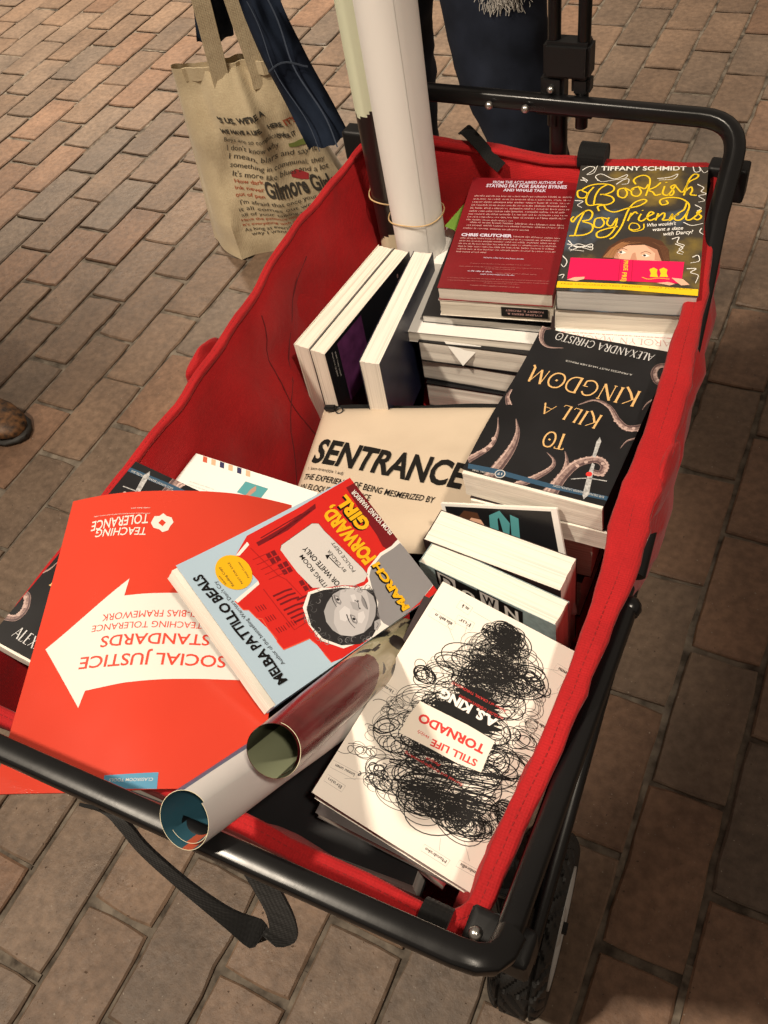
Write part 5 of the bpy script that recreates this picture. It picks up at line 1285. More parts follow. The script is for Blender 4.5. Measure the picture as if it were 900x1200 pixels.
  ('p','script_yellow',((20.1,-68.3),(24,-65.1),(28,-67.8),(27.7,-73.6),(29.6,-79.3),(21.4,-79.3),(22.1,-74)),7),
  ('p','script_yellow',((29.9,-67.7),(33.7,-64.5),(37.7,-67.2),(37.4,-73),(39.2,-78.6),(31,-78.6),(31.8,-73.4)),7),
  ('s','script_yellow',((13.8,-80.4),(20.5,-82.8),(29.7,-80.7),(40.9,-81.4)),0.7,7,1,0.7),
  ('p','skin_print',((-61.1,-89.2),(-53.8,-84.9),(-43.2,-83.6),(-43.8,-87.2),(-51.2,-90.6)),8),
  ('p','skin_print',((42.6,-79.3),(53.8,-80.5),(60.7,-88.6),(52.6,-90),(46.6,-83.9)),8),
  ('p','skin_print',((28.4,-88),(39.4,-85.8),(46.9,-88.1),(41.6,-90.8)),8),
  ('p','strip_yellow',((-71.5,-92),(-5,-91.7),(69.2,-94.5),(69.2,-104),(-4.2,-100.3),(-71.6,-101.6)),7),
  ('t','ink_olive','FREE UNCORRECTED PROOF    NOT FOR SALE',(-66,-96.6),(63.5,-96),2.3,8,0,''),
 ],
 'red': [
  ('t','ink_lilac','FROM THE ACCLAIMED AUTHOR OF',(-39.4,89.8),(47.4,92.8),5.3,6,0.02,''),
  ('t','ink_lilac','STAYING FAT FOR SARAH BYRNES',(-46.4,82.5),(53.7,84.2),6,6,0.035,''),
  ('t','ink_lilac','AND WHALE TALK',(-23.3,75.5),(29.6,76.6),4.8,6,0.035,''),
  ('g','ink_rose',(-57.1,63.3),(64.1,66.8),3.3,6),
  ('g','ink_rose',(-57.2,57.4),(63.9,61),3.3,6),
  ('g','ink_rose',(-57.2,51.5),(63.7,55.2),3.3,6),
  ('g','ink_rose',(-57.3,45.7),(63.5,49.4),3.2,6),
  ('g','ink_rose',(-57.3,40),(63.4,43.7),3.2,6),
  ('g','ink_rose',(-57.4,34.3),(63.2,38.1),3.2,6),
  ('g','ink_rose',(-57.5,28.7),(63,32.5),3.1,6),
  ('g','ink_rose',(-57.5,23.1),(62.9,26.9),3.1,6),
  ('g','ink_rose',(-57.6,17.9),(-0.87,18.8),2.7,6),
  ('g','ink_rose',(-52.1,13.4),(62.5,14.6),3.1,6),
  ('g','ink_rose',(-55.3,7.9),(62.2,9.9),3,6),
  ('g','ink_rose',(-58.4,2.3),(23.3,3.3),3,6),
  ('t','ink_lilac','CHRIS CRUTCHER',(-57.9,-11),(3.3,-9.4),4.8,6,0.05,''),
  ('g','ink_rose',(5,-9),(60.6,-8.7),2.9,6),
  ('g','ink_rose',(-58,-15.9),(60.1,-12.9),2.6,6),
  ('g','ink_rose',(-57.9,-20.8),(59.7,-17.8),2.6,6),
  ('g','ink_rose',(-57.8,-25.7),(59.8,-22.7),2.5,6),
  ('g','ink_rose',(-57.7,-30.6),(59.6,-27.5),2.5,6),
  ('g','ink_rose',(-57.6,-35.4),(59,-32.3),2.5,6),
  ('g','ink_rose',(-57.5,-40.1),(-18.7,-39.3),2.5,6),
  ('t','ink_lilac','www.chriscrutcher.com',(-23.2,-48),(24,-47.2),2.4,6,0,''),
  ('g','ink_rosedim',(-36.5,-58.8),(35,-56.5),1.5,6),
  ('g','ink_rosedim',(-48.7,-64.6),(49.3,-61.4),1.5,6),
  ('g','ink_rosedim',(-17.1,-66.6),(17.9,-65.4),1.5,6),
  ('g','ink_rosedim',(-58.1,-84.9),(59.4,-81),1.4,6),
  ('g','ink_rosedim',(-57.1,-88.8),(60,-84.9),1.4,6),
  ('g','ink_rosedim',(-14,-90.3),(26.3,-89),1.4,6),
  ('g','ink_lilac',(-37,-72),(-4.7,-71.5),2.4,6),
  ('g','ink_rosedim',(-3.4,-72.6),(43.7,-71.7),1.8,6),
  ('g','ink_lilac',(-21.2,-76.1),(20.7,-75),2,6),
  ('g','ink_rosedim',(-29.1,-95.3),(27.2,-94.2),2,6),
 ],
 'folder': [
  ('p','folder_white',((89.7,15.4),(30.1,-40.4),(31.4,-24.7),(10.1,-26),(-12.6,-27),(-46.7,-27.3),(-73.3,46.5),(-46.3,46.9),(-14.2,48.3),(17.9,50.2),(47.7,54),(50.1,67.3)),1),
  ('t','folder_ink','SOCIAL JUSTICE',(-60.9,27.2),(57.3,26.2),9.6,3,0.012,''),
  ('t','folder_ink','STANDARDS',(-45.3,9.6),(43.3,10.2),9.1,3,0.012,''),
  ('t','folder_ink','TEACHING TOLERANCE',(-37.1,-1.1),(53.3,-0.29),5.5,3,0,''),
  ('t','folder_ink','ANTI-BIAS FRAMEWORK',(-45,-12.2),(46.6,-9.2),6,3,0,''),
  ('t','folder_white','TEACHING',(24.1,-90.6),(69.5,-93),7.6,3,0.01,''),
  ('t','folder_white','TOLERANCE',(25.2,-105),(75.6,-102.2),9.7,3,0.01,''),
  ('p','folder_white',((21.9,-95.3),(20.1,-102.2),(15.3,-102.7),(12.8,-105.5),(9.3,-102.5),(4.8,-101.1),(2.2,-96.1),(4.5,-91.9),(5.6,-87.8),(10.1,-85.8),(13.5,-88.7),(18.6,-90.2)),3),
  ('p','folder_orange',((15.3,-95.3),(12.9,-99.1),(8.8,-95.8),(11.1,-91.7)),4),
  ('g','folder_white',(25.5,-111.8),(43.4,-112.2),1.5,6),
  ('g','folder_white',(24.4,-105.7),(75.8,-107.7),1.1,6),
  ('p','label_blue',((18.1,118.9),(-22.9,118.5),(-23.8,130.4),(17.3,128.4)),2),
  ('t','ink_pale','CLASSROOM TOOLS',(-19.8,122.3),(13.7,121.4),2.1,3,0.01,''),
 ],
 'pouch': [
  ('t','pouch_ink','SENTRANCE',(-138.1,21),(56.2,-15.3),31.7,6,0.032,''),
  ('t','pouch_ink',"\\ 'sen-tran(t)s \\ adj",(-139.4,9.4),(-88.5,-0.64),3.9,6,0,''),
  ('t','pouch_ink','THE EXPERIENCE OF BEING MESMERIZED BY',(-141.1,-4.7),(30.1,-37.1),7.9,6,0.008,''),
  ('t','pouch_ink','AN ELOQUENT SENTENCE',(-143.9,-18.8),(-46.8,-35.2),7.8,6,0.008,''),
 ],
 'tote': [
  ('t','tote_ink',"'S US. WE'RE A",(-79.2,104.1),(48.7,103.5),10,6,0.04,''),
  ('t','tote_ink','WE HAVE A LIFE.',(-84.4,80),(22.5,79.1),9.1,6,0.04,''),
  ('t','tote_ink','HERE.',(39.4,75.1),(78.7,72.7),8.8,6,0.04,''),
  ('t','tote_red',"IT'S",(84.1,72.8),(118.1,73.6),12,6,0.04,''),
  ('t','tote_ink','Boys are so complicated',(-84.6,60.4),(70.7,53.4),10.2,6,0,'script'),
  ('t','tote_ink','OVER IT',(48.4,51.1),(95.7,47.2),8.5,6,0.03,''),
  ('t','tote_ink',"I don't know why",(-86.3,37.7),(43.8,33.5),13.5,6,0,'script'),
  ('p','tote_green',((66.2,36.4),(118.2,36.9),(113.6,24.5),(64,28.2)),2),
  ('t','tote_ink','I mean, blars and say it',(-90,19.1),(122.9,6),12.5,6,0,'script'),
  ('t','tote_ink','something in communal, they',(-94.3,1.6),(125.4,-19),11.1,6,0,'script'),
  ('t','tote_ink',"It's more like blues and a lot",(-96.5,-17.8),(123.2,-36.4),11.7,6,0,'script'),
  ('t','tote_red','How dark',(-96.5,-32.9),(-31.9,-34.8),8.2,6,0.01,''),
  ('t','tote_red','ink never',(-100.7,-47.8),(-37.3,-49.9),8.2,6,0.01,''),
  ('t','tote_red','out of pen',(-104.8,-62.2),(-42.5,-64.5),8.1,6,0.01,''),
  ('t','tote_ink','Gilmore Girls',(-36.9,-63.8),(116.1,-83),36.2,6,0.03,''),
  ('p','tote_cup',((37.5,-24.1),(51.5,-22.5),(72.6,-37.5),(66.3,-49.5),(48.6,-42.8),(33.7,-34.8)),2),
  ('t','tote_ink',"I'm afraid that once your heart is",(-100.6,-79.2),(118.2,-95.5),9.3,6,0,''),
  ('t','tote_ink','it all comes out wrong. Leave',(-108.3,-92),(128.7,-110.8),8.1,6,0,''),
  ('t','tote_ink','all of your talking makes my being',(-107.5,-104.4),(122.9,-124.6),7.3,6,0,''),
  ('t','tote_red','Have the patience opposed to any response',(-110.8,-115.7),(118.7,-130.2),5.6,6,0.01,''),
  ('t','tote_red',"It's everything with a reason than reason",(-111.3,-127.2),(99.7,-139.4),5.5,6,0.01,''),
  ('t','tote_ink','As long as everything is exactly the',(-111.1,-139.9),(81.3,-148.3),7.4,6,0,''),
  ('t','tote_ink',"way I want it, I'm totally",(-100.2,-151.4),(59.9,-156.4),7.8,6,0,''),
 ],
}
POSE = {
 'tornado': ((-0.0373, -0.1106, 0.503), (-0.9773, 0.0979, 0.188), (-0.1121, -0.9914, -0.0667), (0.1798, -0.0863, 0.9799)),
 'melba': ((-0.1847, -0.0554, 0.5574), (-0.8024, 0.4075, 0.436), (-0.2489, -0.8925, 0.376), (0.5424, 0.1932, 0.8176)),
 'kingdom': ((-0.0533, 0.2272, 0.5274), (-0.9982, 0.0337, -0.0505), (-0.0334, -0.9994, -0.0049), (-0.0506, -0.0032, 0.9987)),
 'bookish': ((-0.0586, 0.4566, 0.5808), (0.9814, 0.1917, -0.0048), (-0.1912, 0.98, 0.0545), (0.0152, -0.0525, 0.9985)),
 'red': ((-0.2103, 0.4789, 0.5324), (0.9851, 0.1716, -0.0053), (-0.1709, 0.9832, 0.0635), (0.0161, -0.0617, 0.998)),
 'folder': ((-0.2892, -0.1469, 0.557), (-0.8644, -0.4657, 0.1895), (0.4783, -0.8778, 0.0246), (0.1549, 0.1119, 0.9816)),
 'pouch': ((-0.2134, 0.1824, 0.417), (0.9742, 0.1895, 0.1226), (-0.1988, 0.9777, 0.0678), (-0.1071, -0.0904, 0.9901)),
 'tote': ((-0.97, 1.0325, 0.2), (0.8593, 0.5115, 0.0), (-0.0531, 0.0892, 0.9946), (0.5087, -0.8547, 0.1038)),
}
FOLDER_CORNERS = [(-0.1392, -0.2306, 0.552), (-0.3187, -0.3178, 0.572), (-0.4331, -0.0695, 0.58), (-0.2659, 0.0301, 0.524)]
W0, W1, R0, R1 = (-0.1355, -0.2874, 0.645), (-0.1336, -0.0826, 0.445), (-0.1003, -0.2285, 0.655), (-0.1273, -0.0271, 0.45)
# ------------------------------------------------------------------ books and papers in the wagon
ROT180 = Matrix.Rotation(math.pi, 4, 'Z')
def pose(n): return mtx(*POSE[n])
def off(M, x, y, z, rot=0): return M @ Matrix.Translation((x, y, z)) @ Matrix.Rotation(math.radians(rot), 4, 'Z')

# --- the scribble book on its pile, front right
M = pose('tornado')
G1 = 'books heaped in the wagon'
book('paperback_book', 'cream paperback with a black scribbled tornado around a red titled label', M, .14, .21, .021, 'cover_cream', 'pages_pale', ART['tornado'], G1,
     lift=lambda x, y: .0035 * max(0, x / .07) ** 3 * max(0, (y + .02) / .12))
book('paperback_book', 'dark covered paperback turned slightly, directly below the scribbled tornado book', off(M, .004, .004, -.0222, 5), .138, .208, .022, 'cover_dark', 'pages_pale', None, G1)
book('paperback_book', 'lowest dark book in the pile under the scribbled tornado book', off(M, .004, -.004, -.0450, -6), .132, .208, .03, 'cover_blood', 'pages_pale', None, G1)

book('dark_slab', 'added black slab standing for the dark wagon bottom under the rolled posters', yawm((-.19, -.135, .432), 4), .30, .20, .05, 'cover_black', 'pages_grey', None, G1)  # added black slab: stands in for the dark interior at the wagon bottom

# --- the march book lying across the folder
M = pose('melba')
book('paperback_book', 'red and pale blue paperback with a grey portrait and yellow title on the folder', M, .1351, .20265, .016, 'cover_sky', 'pages_white', ART['melba'], G1,
     head=.004, lift=lambda x, y: .004 * max(0, (y - .02) / .085) ** 2)

# --- tentacle book and what lies under it
M = pose('kingdom')
TENT = 'black paperbacks with pink tentacles on the cover'
book('paperback_book', 'black paperback with gold title and pink tentacles lying against the right wall', M, .14, .21, .034, 'cover_black', 'pages_white', ART['kingdom'], TENT, head=.004,
     lift=lambda x, y: .003 * max(0, x / .07) ** 3 + .002 * math.sin(y * 40) * max(0, x / .07) ** 4)
book('paperback_book', 'thick cream edged book directly under the black tentacle paperback by the right wall', off(M, -.003, .005, -.0346, 1.5), .14, .206, .026, 'cover_dark', 'pages_white', None, G1, head=.003)
card_art = [('p', 'cover_black', [(-56, -58), (54, -58), (54, 60), (-56, 60)], 0), ('p', 'hair_brown', [(-50, 20), (-46, 46), (-36, 56), (-22, 54), (-18, 30), (-30, 10)], 1), ('p', 'skin_print', [(-40, 36), (-30, 48), (-20, 46), (-14, 30), (-24, 10), (-38, 14)], 2),
            ('p', 'stamp_teal', [(-16, 8), (-10, 52), (2, 58), (10, 44), (2, 8)], 2), ('p', 'cover_black', [(-6, 10), (-2, 48), (0, 50), (2, 12)], 3), ('p', 'stamp_teal', [(8, 20), (12, 54), (20, 50), (16, 16)], 2)]
CM = Matrix.Translation((-.0865, .1085, .5025)) @ Matrix.Rotation(math.radians(74), 4, 'X') @ Matrix.Rotation(math.radians(15), 4, 'Z') @ Matrix.Translation((0, -.063, 0))
book('photo_card', 'dark photo card with a white border propped in front of the thick cream edged book', CM, .120, .126, .003, 'cover_white', 'pages_white', card_art, None, cat='card')
book('hardback_book', 'dark maroon book behind the photo card beside the right wall', yawm((-.066, .225, .4610), 3), .13, .20, .065, 'cover_dark', 'pages_cream', None, G1)
book('hardback_book', 'black book at the bottom of the pile under the tentacle paperback', yawm((-.068, .22, .3955), 0), .13, .20, .067, 'cover_black', 'pages_cream', None, G1)

# --- second tentacle copy, half under the folder on the left
LK = mtx((-.358, -.104, .5450), Vector((1, -.03, -.20)).normalized(), Vector((.03, 1, 0)).normalized(), Vector((.20, -.006, 1)).normalized())
lk_art = [it for it in ART['kingdom']]
book('paperback_book', 'black paperback with silver author name poking out left of the orange folder', LK, .14, .214, .018, 'cover_black', 'pages_white', lk_art, TENT, tail=.003)
book('hardback_book', 'dark book at the bottom of the heap under the orange folder', yawm((-.33, -.10, .455), 4), .17, .24, .06, 'cover_dark', 'pages_pale', None, G1)

# --- two thick books standing on edge in the middle
def stand(cen, yaw, w, h, t, lean=0):
    a = math.radians(yaw); x = Vector((math.cos(a), math.sin(a), 0)); z = Vector((math.sin(a), -math.cos(a), 0)); y = Vector((0, 0, 1))
    Mx = mtx(Vector(cen) + z * t / 2 - y * h / 2, x, y, z)
    return Mx @ Matrix.Translation((0, -h / 2, 0)) @ Matrix.Rotation(math.radians(lean), 4, 'X') @ Matrix.Translation((0, h / 2, 0))
book('paperback_book', 'thick cream edged book standing on end behind the book with letter tiles', stand((-.070, .0785, .490), -4.5, .141, .158, .0375, 3), .141, .158, .0375, 'cover_dark', 'pages_white', None, G1)
dw, dh = .143, .155
down_art = []
for i, (ch, bg, fg) in enumerate((('D', 'sign_pale', 'ink_black'), ('o', 'ink_black', 'paper_white'), ('W', 'sign_pale', 'ink_black'), ('N', 'ink_black', 'paper_white'))):
    x0 = -53 + i * 23; y0 = 50 - (i % 2) * 2
    down_art += [('p', 'ink_black', [(x0 - 1, y0 - 1), (x0 + 22, y0 - 1), (x0 + 23, y0 + 26), (x0 - 1, y0 + 27)], 1), ('p', bg, [(x0 + 1.5, y0 + 1), (x0 + 20, y0 + 1), (x0 + 21, y0 + 24), (x0 + 1.5, y0 + 25)], 2),
                 ('t', fg, ch, (x0 + 4, y0 + 4), (x0 + 18, y0 + 4), 17, 3, .03, '')]
book('paperback_book', 'grey teal book standing on end with letter tiles on its cover', stand((-.063, .0445, .487), -8.3, dw, dh, .0265, 3), dw, dh, .0265, 'cover_teal', 'pages_white', down_art, G1)

# --- back right pile
M = pose('bookish')
book('paperback_book', 'paperback with yellow script title and a girl hiding behind a pink book, back right corner', M, .14, .21, .027, 'cover_bokeh', 'pages_grey', ART['bookish'], G1)
book('paperback_book', 'cream edged paperback directly under the yellow script title book', off(M, -.006, .001, -.0275, .6), .132, .208, .027, 'cover_cream', 'pages_cream', None, G1)
car_art = [('t', 'ink_rose', 'CAROLYN MACKLER', (-64, -100 + 188), (64, -100 + 188), 8.5, 2, 0, 'serif'), ('g', 'ink_red', (-62, 84), (62, 84), 1.6, 2)]
book('paperback_book', 'white paperback with pale pink author name, jutting out under the yellow script title pile', off(M, -.004, -.024, -.0550, 0) @ ROT180, .132, .21, .03, 'cover_white', 'pages_cream', car_art, G1)
book('hardback_book', 'cream edged hardback at the bottom of the back right pile', off(M, -.018, .006, -.0860, 2), .13, .20, .09, 'cover_dark', 'pages_cream', None, G1)

# --- back middle pile
M = pose('red')
book('paperback_book', 'dark red paperback lying back cover up, covered in small white print', M, .133, .203, .0185, 'cover_blood', 'pages_pale', ART['red'], G1, spine_side=1)
B2 = book('paperback_book', 'cream edged book with a small black sticker directly under the dark red paperback', off(M, -.001, .001, -.0190, .5), .134, .204, .024, 'cover_cream', 'pages_cream', None, G1, spine_side=1)
st_art = [('t', 'ink_rose', 'KYLENE BEERS &', (-20, 1.2), (20, 1.2), 2.6, 1, .01, ''), ('t', 'ink_rose', 'ROBERT E. PROBST', (-22, -4), (22, -4), 2.6, 1, .01, '')]
stk = sheet('sticker', .054, .014, 'cover_black', st_art, B2, .0004, 0)
stk.matrix_local = Matrix.Translation((.034, -.1026, .0125)) @ Matrix.Rotation(math.radians(90), 4, 'X') @ Matrix.Rotation(math.radians(180), 4, 'Z')
stk['label'] = 'black sticker with two lines of pale print'
NB = yawm((-.224, .512, .4725), 8, 1.6)
nb = book('notebook', 'black covered notebook with grey page edges above the white notebook', NB, .168, .245, .011, 'cover_black', 'pages_grey', None, 'notebooks in the back middle pile')
nb2 = book('notebook', 'white notebook with a saw toothed left edge under the black notebook', off(NB, -.012, -.016, -.0116, 0), .178, .25, .016, 'cover_white', 'pages_white', None, 'notebooks in the back middle pile')
bm = bmesh.new()
for k in range(26):
    y = -.12 + k * .0095; bm_box(bm, (-.0925, y, .0115), (-.087, y + .006, .0136))
obj('tear_edge', bm, MATS['cover_white'], nb2, False)
bm = bmesh.new()
vs = [bm.verts.new(p) for p in ((-.040, -.1262, .007), (.006, -.1262, .005), (-.016, -.1365, -.021))]; f = bm.faces.new(vs)
r = bmesh.ops.extrude_face_region(bm, geom=[f]); bmesh.ops.translate(bm, verts=[e for e in r['geom'] if isinstance(e, bmesh.types.BMVert)], vec=(0, -.0005, 0))
bmesh.ops.recalc_face_normals(bm, faces=bm.faces[:])
obj('paper_flap', bm, MATS['paper_white'], nb2, False)
gt = sheet('index_tab', .026, .085, 'green_tab', None, None, .0006, 0)
gt.matrix_world = off(NB, -.072, .073, .0095, -16) @ Matrix.Rotation(math.radians(10), 4, 'Y')
tag(gt, 'bright green paper tab sticking out left of the dark red paperback', 'paper tab')
for k, (t, dy, rot, cv) in enumerate(((.033, 0, 0, 'cover_black'), (.036, .002, -2.5, 'cover_black'), (.044, -.001, -1, 'cover_black'))):
    zt = (.4470, .4128, .3760)[k]
    lab = ('black covered book just below the white notebook', 'black covered book second below the white notebook', 'lowest black covered book in the back middle pile')[k]
    book('paperback_book', lab, yawm((-.218 + .002 * k, .474 + dy, zt), 6 + rot, 1.0), .165, .215, t, cv, 'pages_pale', None, 'black covered books below the white notebook', ct=.0022 if k else .0012)

# --- three books standing on their spines, back left
def on_spine(xr, yc, zt, yaw, h, w, t):
    a = math.radians(yaw); z = Vector((math.cos(a), math.sin(a), 0)); x = Vector((0, 0, 1)); y = z.cross(x)
    return mtx(Vector((xr, yc, zt - w / 2)), x, y, z)
ST = 'books standing on their spines at the back left'
book('paperback_book', 'cream edged book standing on its spine against the left wall, leftmost of three', on_spine(-.3805, .373, .484, -4.4, .205, .142, .022), .142, .205, .022, 'cover_cream', 'pages_cream', None, ST)
pur = [('p', 'cover_purple', [(-30, 22), (66, 22), (66, 78), (-30, 78)], 1), ('g', 'ink_pale', (20, 84), (60, 84), 3, 2), ('g', 'ink_pale', (24, 90), (64, 90), 3, 2), ('g', 'ink_rose', (40, -70), (64, -70), 5, 2)]
book('paperback_book', 'book with a black and purple cover, middle of three standing on their spines', on_spine(-.3565, .371, .4835, -4.4, .207, .142, .0225), .142, .207, .0225, 'cover_black', 'pages_cream', pur, ST)
book('paperback_book', 'cream edged book with a navy cover, rightmost of three standing on their spines', on_spine(-.303, .371, .488, 6.5, .208, .14, .026), .14, .208, .026, 'cover_navy', 'pages_white', None, ST)

# --- canvas zip pouch
def build_pouch():
    c, x, y, z = POSE['pouch']; w, h = .30, .205
    Mp = mtx(c, x, y, z) @ Matrix.Translation((-.003, .0075, 0))
    root = thing('zip_pouch', 'cream canvas zip pouch printed with a large black word in the middle', 'pouch', Mp @ Matrix.Translation((0, 0, -.03)))
    bm = bmesh.new(); nx, ny = 36, 28
    def top(u, v):
        e = max(0, (1 - u ** 6) * (1 - v ** 6)); q = Vector((u * w / 2, v * h / 2, 0))
        return .004 * noise.noise(Vector((u * 2.2, v * 2.2, 3))) * e + .0015 * noise.noise(Vector((u * 7, v * 7, 1))) * e - .014 * (1 - e) ** 2 * 1.0
    T = [[bm.verts.new((-w / 2 + w * i / nx, -h / 2 + h * j / ny, .03 + top(-1 + 2 * i / nx, -1 + 2 * j / ny))) for i in range(nx + 1)] for j in range(ny + 1)]
    B = [[bm.verts.new((-w / 2 + w * i / nx, -h / 2 + h * j / ny, .008 - .5 * top(-1 + 2 * i / nx, -1 + 2 * j / ny) )) for i in range(nx + 1)] for j in range(ny + 1)]
    for j in range(ny):
        for i in range(nx):
            bm.faces.new((T[j][i], T[j][i + 1], T[j + 1][i + 1], T[j + 1][i])); bm.faces.new((B[j][i], B[j + 1][i], B[j + 1][i + 1], B[j][i + 1]))
    for i in range(nx):
        bm.faces.new((B[0][i], B[0][i + 1], T[0][i + 1], T[0][i])); bm.faces.new((T[ny][i], T[ny][i + 1], B[ny][i + 1], B[ny][i]))
    for j in range(ny):
        bm.faces.new((T[j][0], T[j + 1][0], B[j + 1][0], B[j][0])); bm.faces.new((B[j][nx], B[j + 1][nx], T[j + 1][nx], T[j][nx]))
    mats = [MATS['canvas_pouch']]
    art_on_surface(bm, ART['pouch'], mats, 1, random.Random(1), .006, (-w / 2, -h / 2), (w / 2, h / 2), lambda a, b, hh: Vector((a, b - .0105, 0.0307 + hh + top(a / w * 2, (b - .0105) / h * 2))))
    obj('canvas_body', bm, mats, root, True, 60)
    bm = bmesh.new()
    pa = [Vector((-w / 2 + .004 + (w - .008) * i / 20, h / 2 - .001 + .0015 * math.sin(i * .6), .0225 + top(-1 + i / 10, .99) + .005)) for i in range(21)]
    bm_strip(bm, pa, (0, 1, .35), .010, .003); obj('zip', bm, MATS['webbing'], root)
    bm = bmesh.new(); bm_box(bm, (-w / 2 + .006, h / 2 - .012, .022), (-w / 2 + .022, h / 2 - .004, .030))
    bmesh.ops.bevel(bm, geom=bm.edges[:], offset=.002, segments=2, affect='EDGES')
    bm_tube(bm, [(-w / 2 + .028 + .0045 * math.cos(a * .5), h / 2 - .013 + .0045 * math.sin(a * .5), .027) for a in range(13)], .0009, 6, closed=True)
    obj('zip_pull', bm, MATS['plastic_black'], root)
build_pouch()

# --- white mailer with striped edge
wm = yawm((-.340, .0155, .5010), -1, 0, 1.0)
stripes = []
for i, m in enumerate(('airmail_red', 'airmail_tan', 'airmail_navy', 'airmail_tan', 'airmail_navy', 'airmail_tan')):
    x0 = -66 + i * 11; stripes.append(('p', m, [(x0, 53.4), (x0 + 5.5, 53.4), (x0 + 9.5, 46.5), (x0 + 4, 46.5)], 1))
stripes += [('p', 'stamp_teal', [(-4, 24), (24, 24), (25, 40), (-3, 40)], 1), ('p', 'rose_tan', [(7, 24), (11, 24), (14, 33), (11, 39), (8, 33)], 2), ('g', 'ink_pale', (-60, 18), (-28, 18), 1.8, 1), ('g', 'ink_pale', (-60, 14), (-34, 14), 1.8, 1), ('d', 'ink_black', (-12, 8), 6, 1, 1.0)]
book('notepad', 'white writing pad with a striped top edge and a small teal stamp', wm, .152, .108, .0045, 'cover_white', 'pages_white', stripes, None, cat='notepad')

# --- orange folder, arched, lying over the left side
def build_folder():
    Mf = pose('folder'); w, h = .2, .26
    C0 = [Vector(p) for p in FOLDER_CORNERS]      # TL TR BR BL in reading order
    inv = Mf.inverted(); c = [inv @ p for p in C0]
    def f(x, y):
        u, v = x / w + .5, y / h + .5
        p = (c[3] * (1 - u) + c[2] * u) * (1 - v) + (c[0] * (1 - u) + c[1] * u) * v
        arch = (.020 * (1 - v) + .004 * v) * math.sin(math.pi * u) + .0015 * math.sin(9 * u + 5 * v)
        return (p + Vector((0, 0, arch)), Vector((0, 0, 1)))
    root = thing('paper_folder', 'glossy orange paper folder with a white arrow, arched over the left front of the wagon', 'folder', Mf)
    sheet('front_sheet', w, h, 'folder_orange', ART['folder'], root, .0006, 0, .008, 2, f)
    sheet('back_sheet', w * .995, h * .995, 'folder_orange', None, root, .0005, -.0025, .012, 2, f)
build_folder()

# --- rolled posters
def roll(name, label, P0, P1, r, turns, mats, mi, group=None, nl=40, th=.00035, cat='poster', rot=0, jitter=.007, seg=44):
    """a sheet rolled into a tube: spiral section swept from P0 to P1; mi(u, s, inner) picks the material"""
    P0, P1 = Vector(P0), Vector(P1); ax = (P1 - P0); L = ax.length; ax.normalize()
    up = Vector((0, 0, 1)); e1 = (up - ax * ax.dot(up))
    if e1.length < .05: e1 = Vector((0, -1, 0)) - ax * ax.dot(Vector((0, -1, 0)))
    e1.normalize(); e2 = ax.cross(e1)
    root = thing(name, label, cat, mtx(P0, e1, e2, ax), group)
    bm = bmesh.new(); na = int(seg * turns)
    def P(i, s, inner):
        a = rot + 2 * math.pi * turns * i / na; rr = r - .0022 * (i / na) * turns - (th if inner else 0)
        rr *= 1 + .035 * math.sin(2 * a + s * 3 + rot) + .012 * math.sin(3 * a + s * 11)
        dz = jitter * (i / na) * (1 if s < .5 else -1) * (1 if s in (0, 1) else 0)
        return Vector((rr * math.cos(a), rr * math.sin(a), L * s + dz))
    O = [[bm.verts.new(P(i, j / nl, False)) for i in range(na + 1)] for j in range(nl + 1)]
    I = [[bm.verts.new(P(i, j / nl, True)) for i in range(na + 1)] for j in range(nl + 1)]
    for j in range(nl):
        for i in range(na):
            f = bm.faces.new((O[j][i], O[j][i + 1], O[j + 1][i + 1], O[j + 1][i])); f.material_index = mi(i / na * turns, j / nl, False)
            f = bm.faces.new((I[j][i], I[j + 1][i], I[j + 1][i + 1], I[j][i + 1])); f.material_index = mi(i / na * turns, j / nl, True)
    edge = len(mats) - 1
    for i in range(na):
        for j, fl in ((0, 0), (nl, 1)):
            q = (O[j][i], I[j][i], I[j][i + 1], O[j][i + 1]); f = bm.faces.new(q if not fl else q[::-1]); f.material_index = edge
    for j in range(nl):
        for i in (0, na):
            f = bm.faces.new((O[j][i], O[j + 1][i], I[j + 1][i], I[j][i])); f.material_index = edge
    obj('paper_sheet', bm, [MATS[m] for m in mats], root, True, 60)
    return root, (e1, e2, ax)
def mi_white(u, s, inner):
    if inner: return 3 if .30 < (u % 1) < .38 else 2
    return 1 if .60 < (u % 1) < .86 else 0
roll('rolled_poster', 'pale grey rolled poster with a blue inside, resting over the front bar', W0, W1, .0205, 1.5, ['poster_grey', 'poster_blue', 'poster_teal', 'airmail_red', 'poster_cream'], mi_white, 'rolled posters lying in the front', rot=.6)
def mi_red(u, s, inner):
    if inner: return 5 if .42 < (u % 1) < .66 else 2  # light painted inside the roll: a lit copy of the inner colour
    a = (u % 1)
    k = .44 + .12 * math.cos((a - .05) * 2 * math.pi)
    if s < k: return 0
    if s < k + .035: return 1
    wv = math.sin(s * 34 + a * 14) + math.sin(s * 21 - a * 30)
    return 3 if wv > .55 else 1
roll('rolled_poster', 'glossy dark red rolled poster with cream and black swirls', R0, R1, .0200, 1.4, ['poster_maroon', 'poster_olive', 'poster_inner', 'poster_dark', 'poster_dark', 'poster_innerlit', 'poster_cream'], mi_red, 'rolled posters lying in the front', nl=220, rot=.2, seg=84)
def mi_tall(u, s, inner): return 0
roll('rolled_poster', 'tall white rolled poster standing in the back left corner, held by a rubber band', (-.352, .518, .33), (-.360, .512, 1.0), .0345, 1.25, ['poster_white', 'poster_white'], mi_tall, 'rolled posters standing in the back left corner', rot=.80)
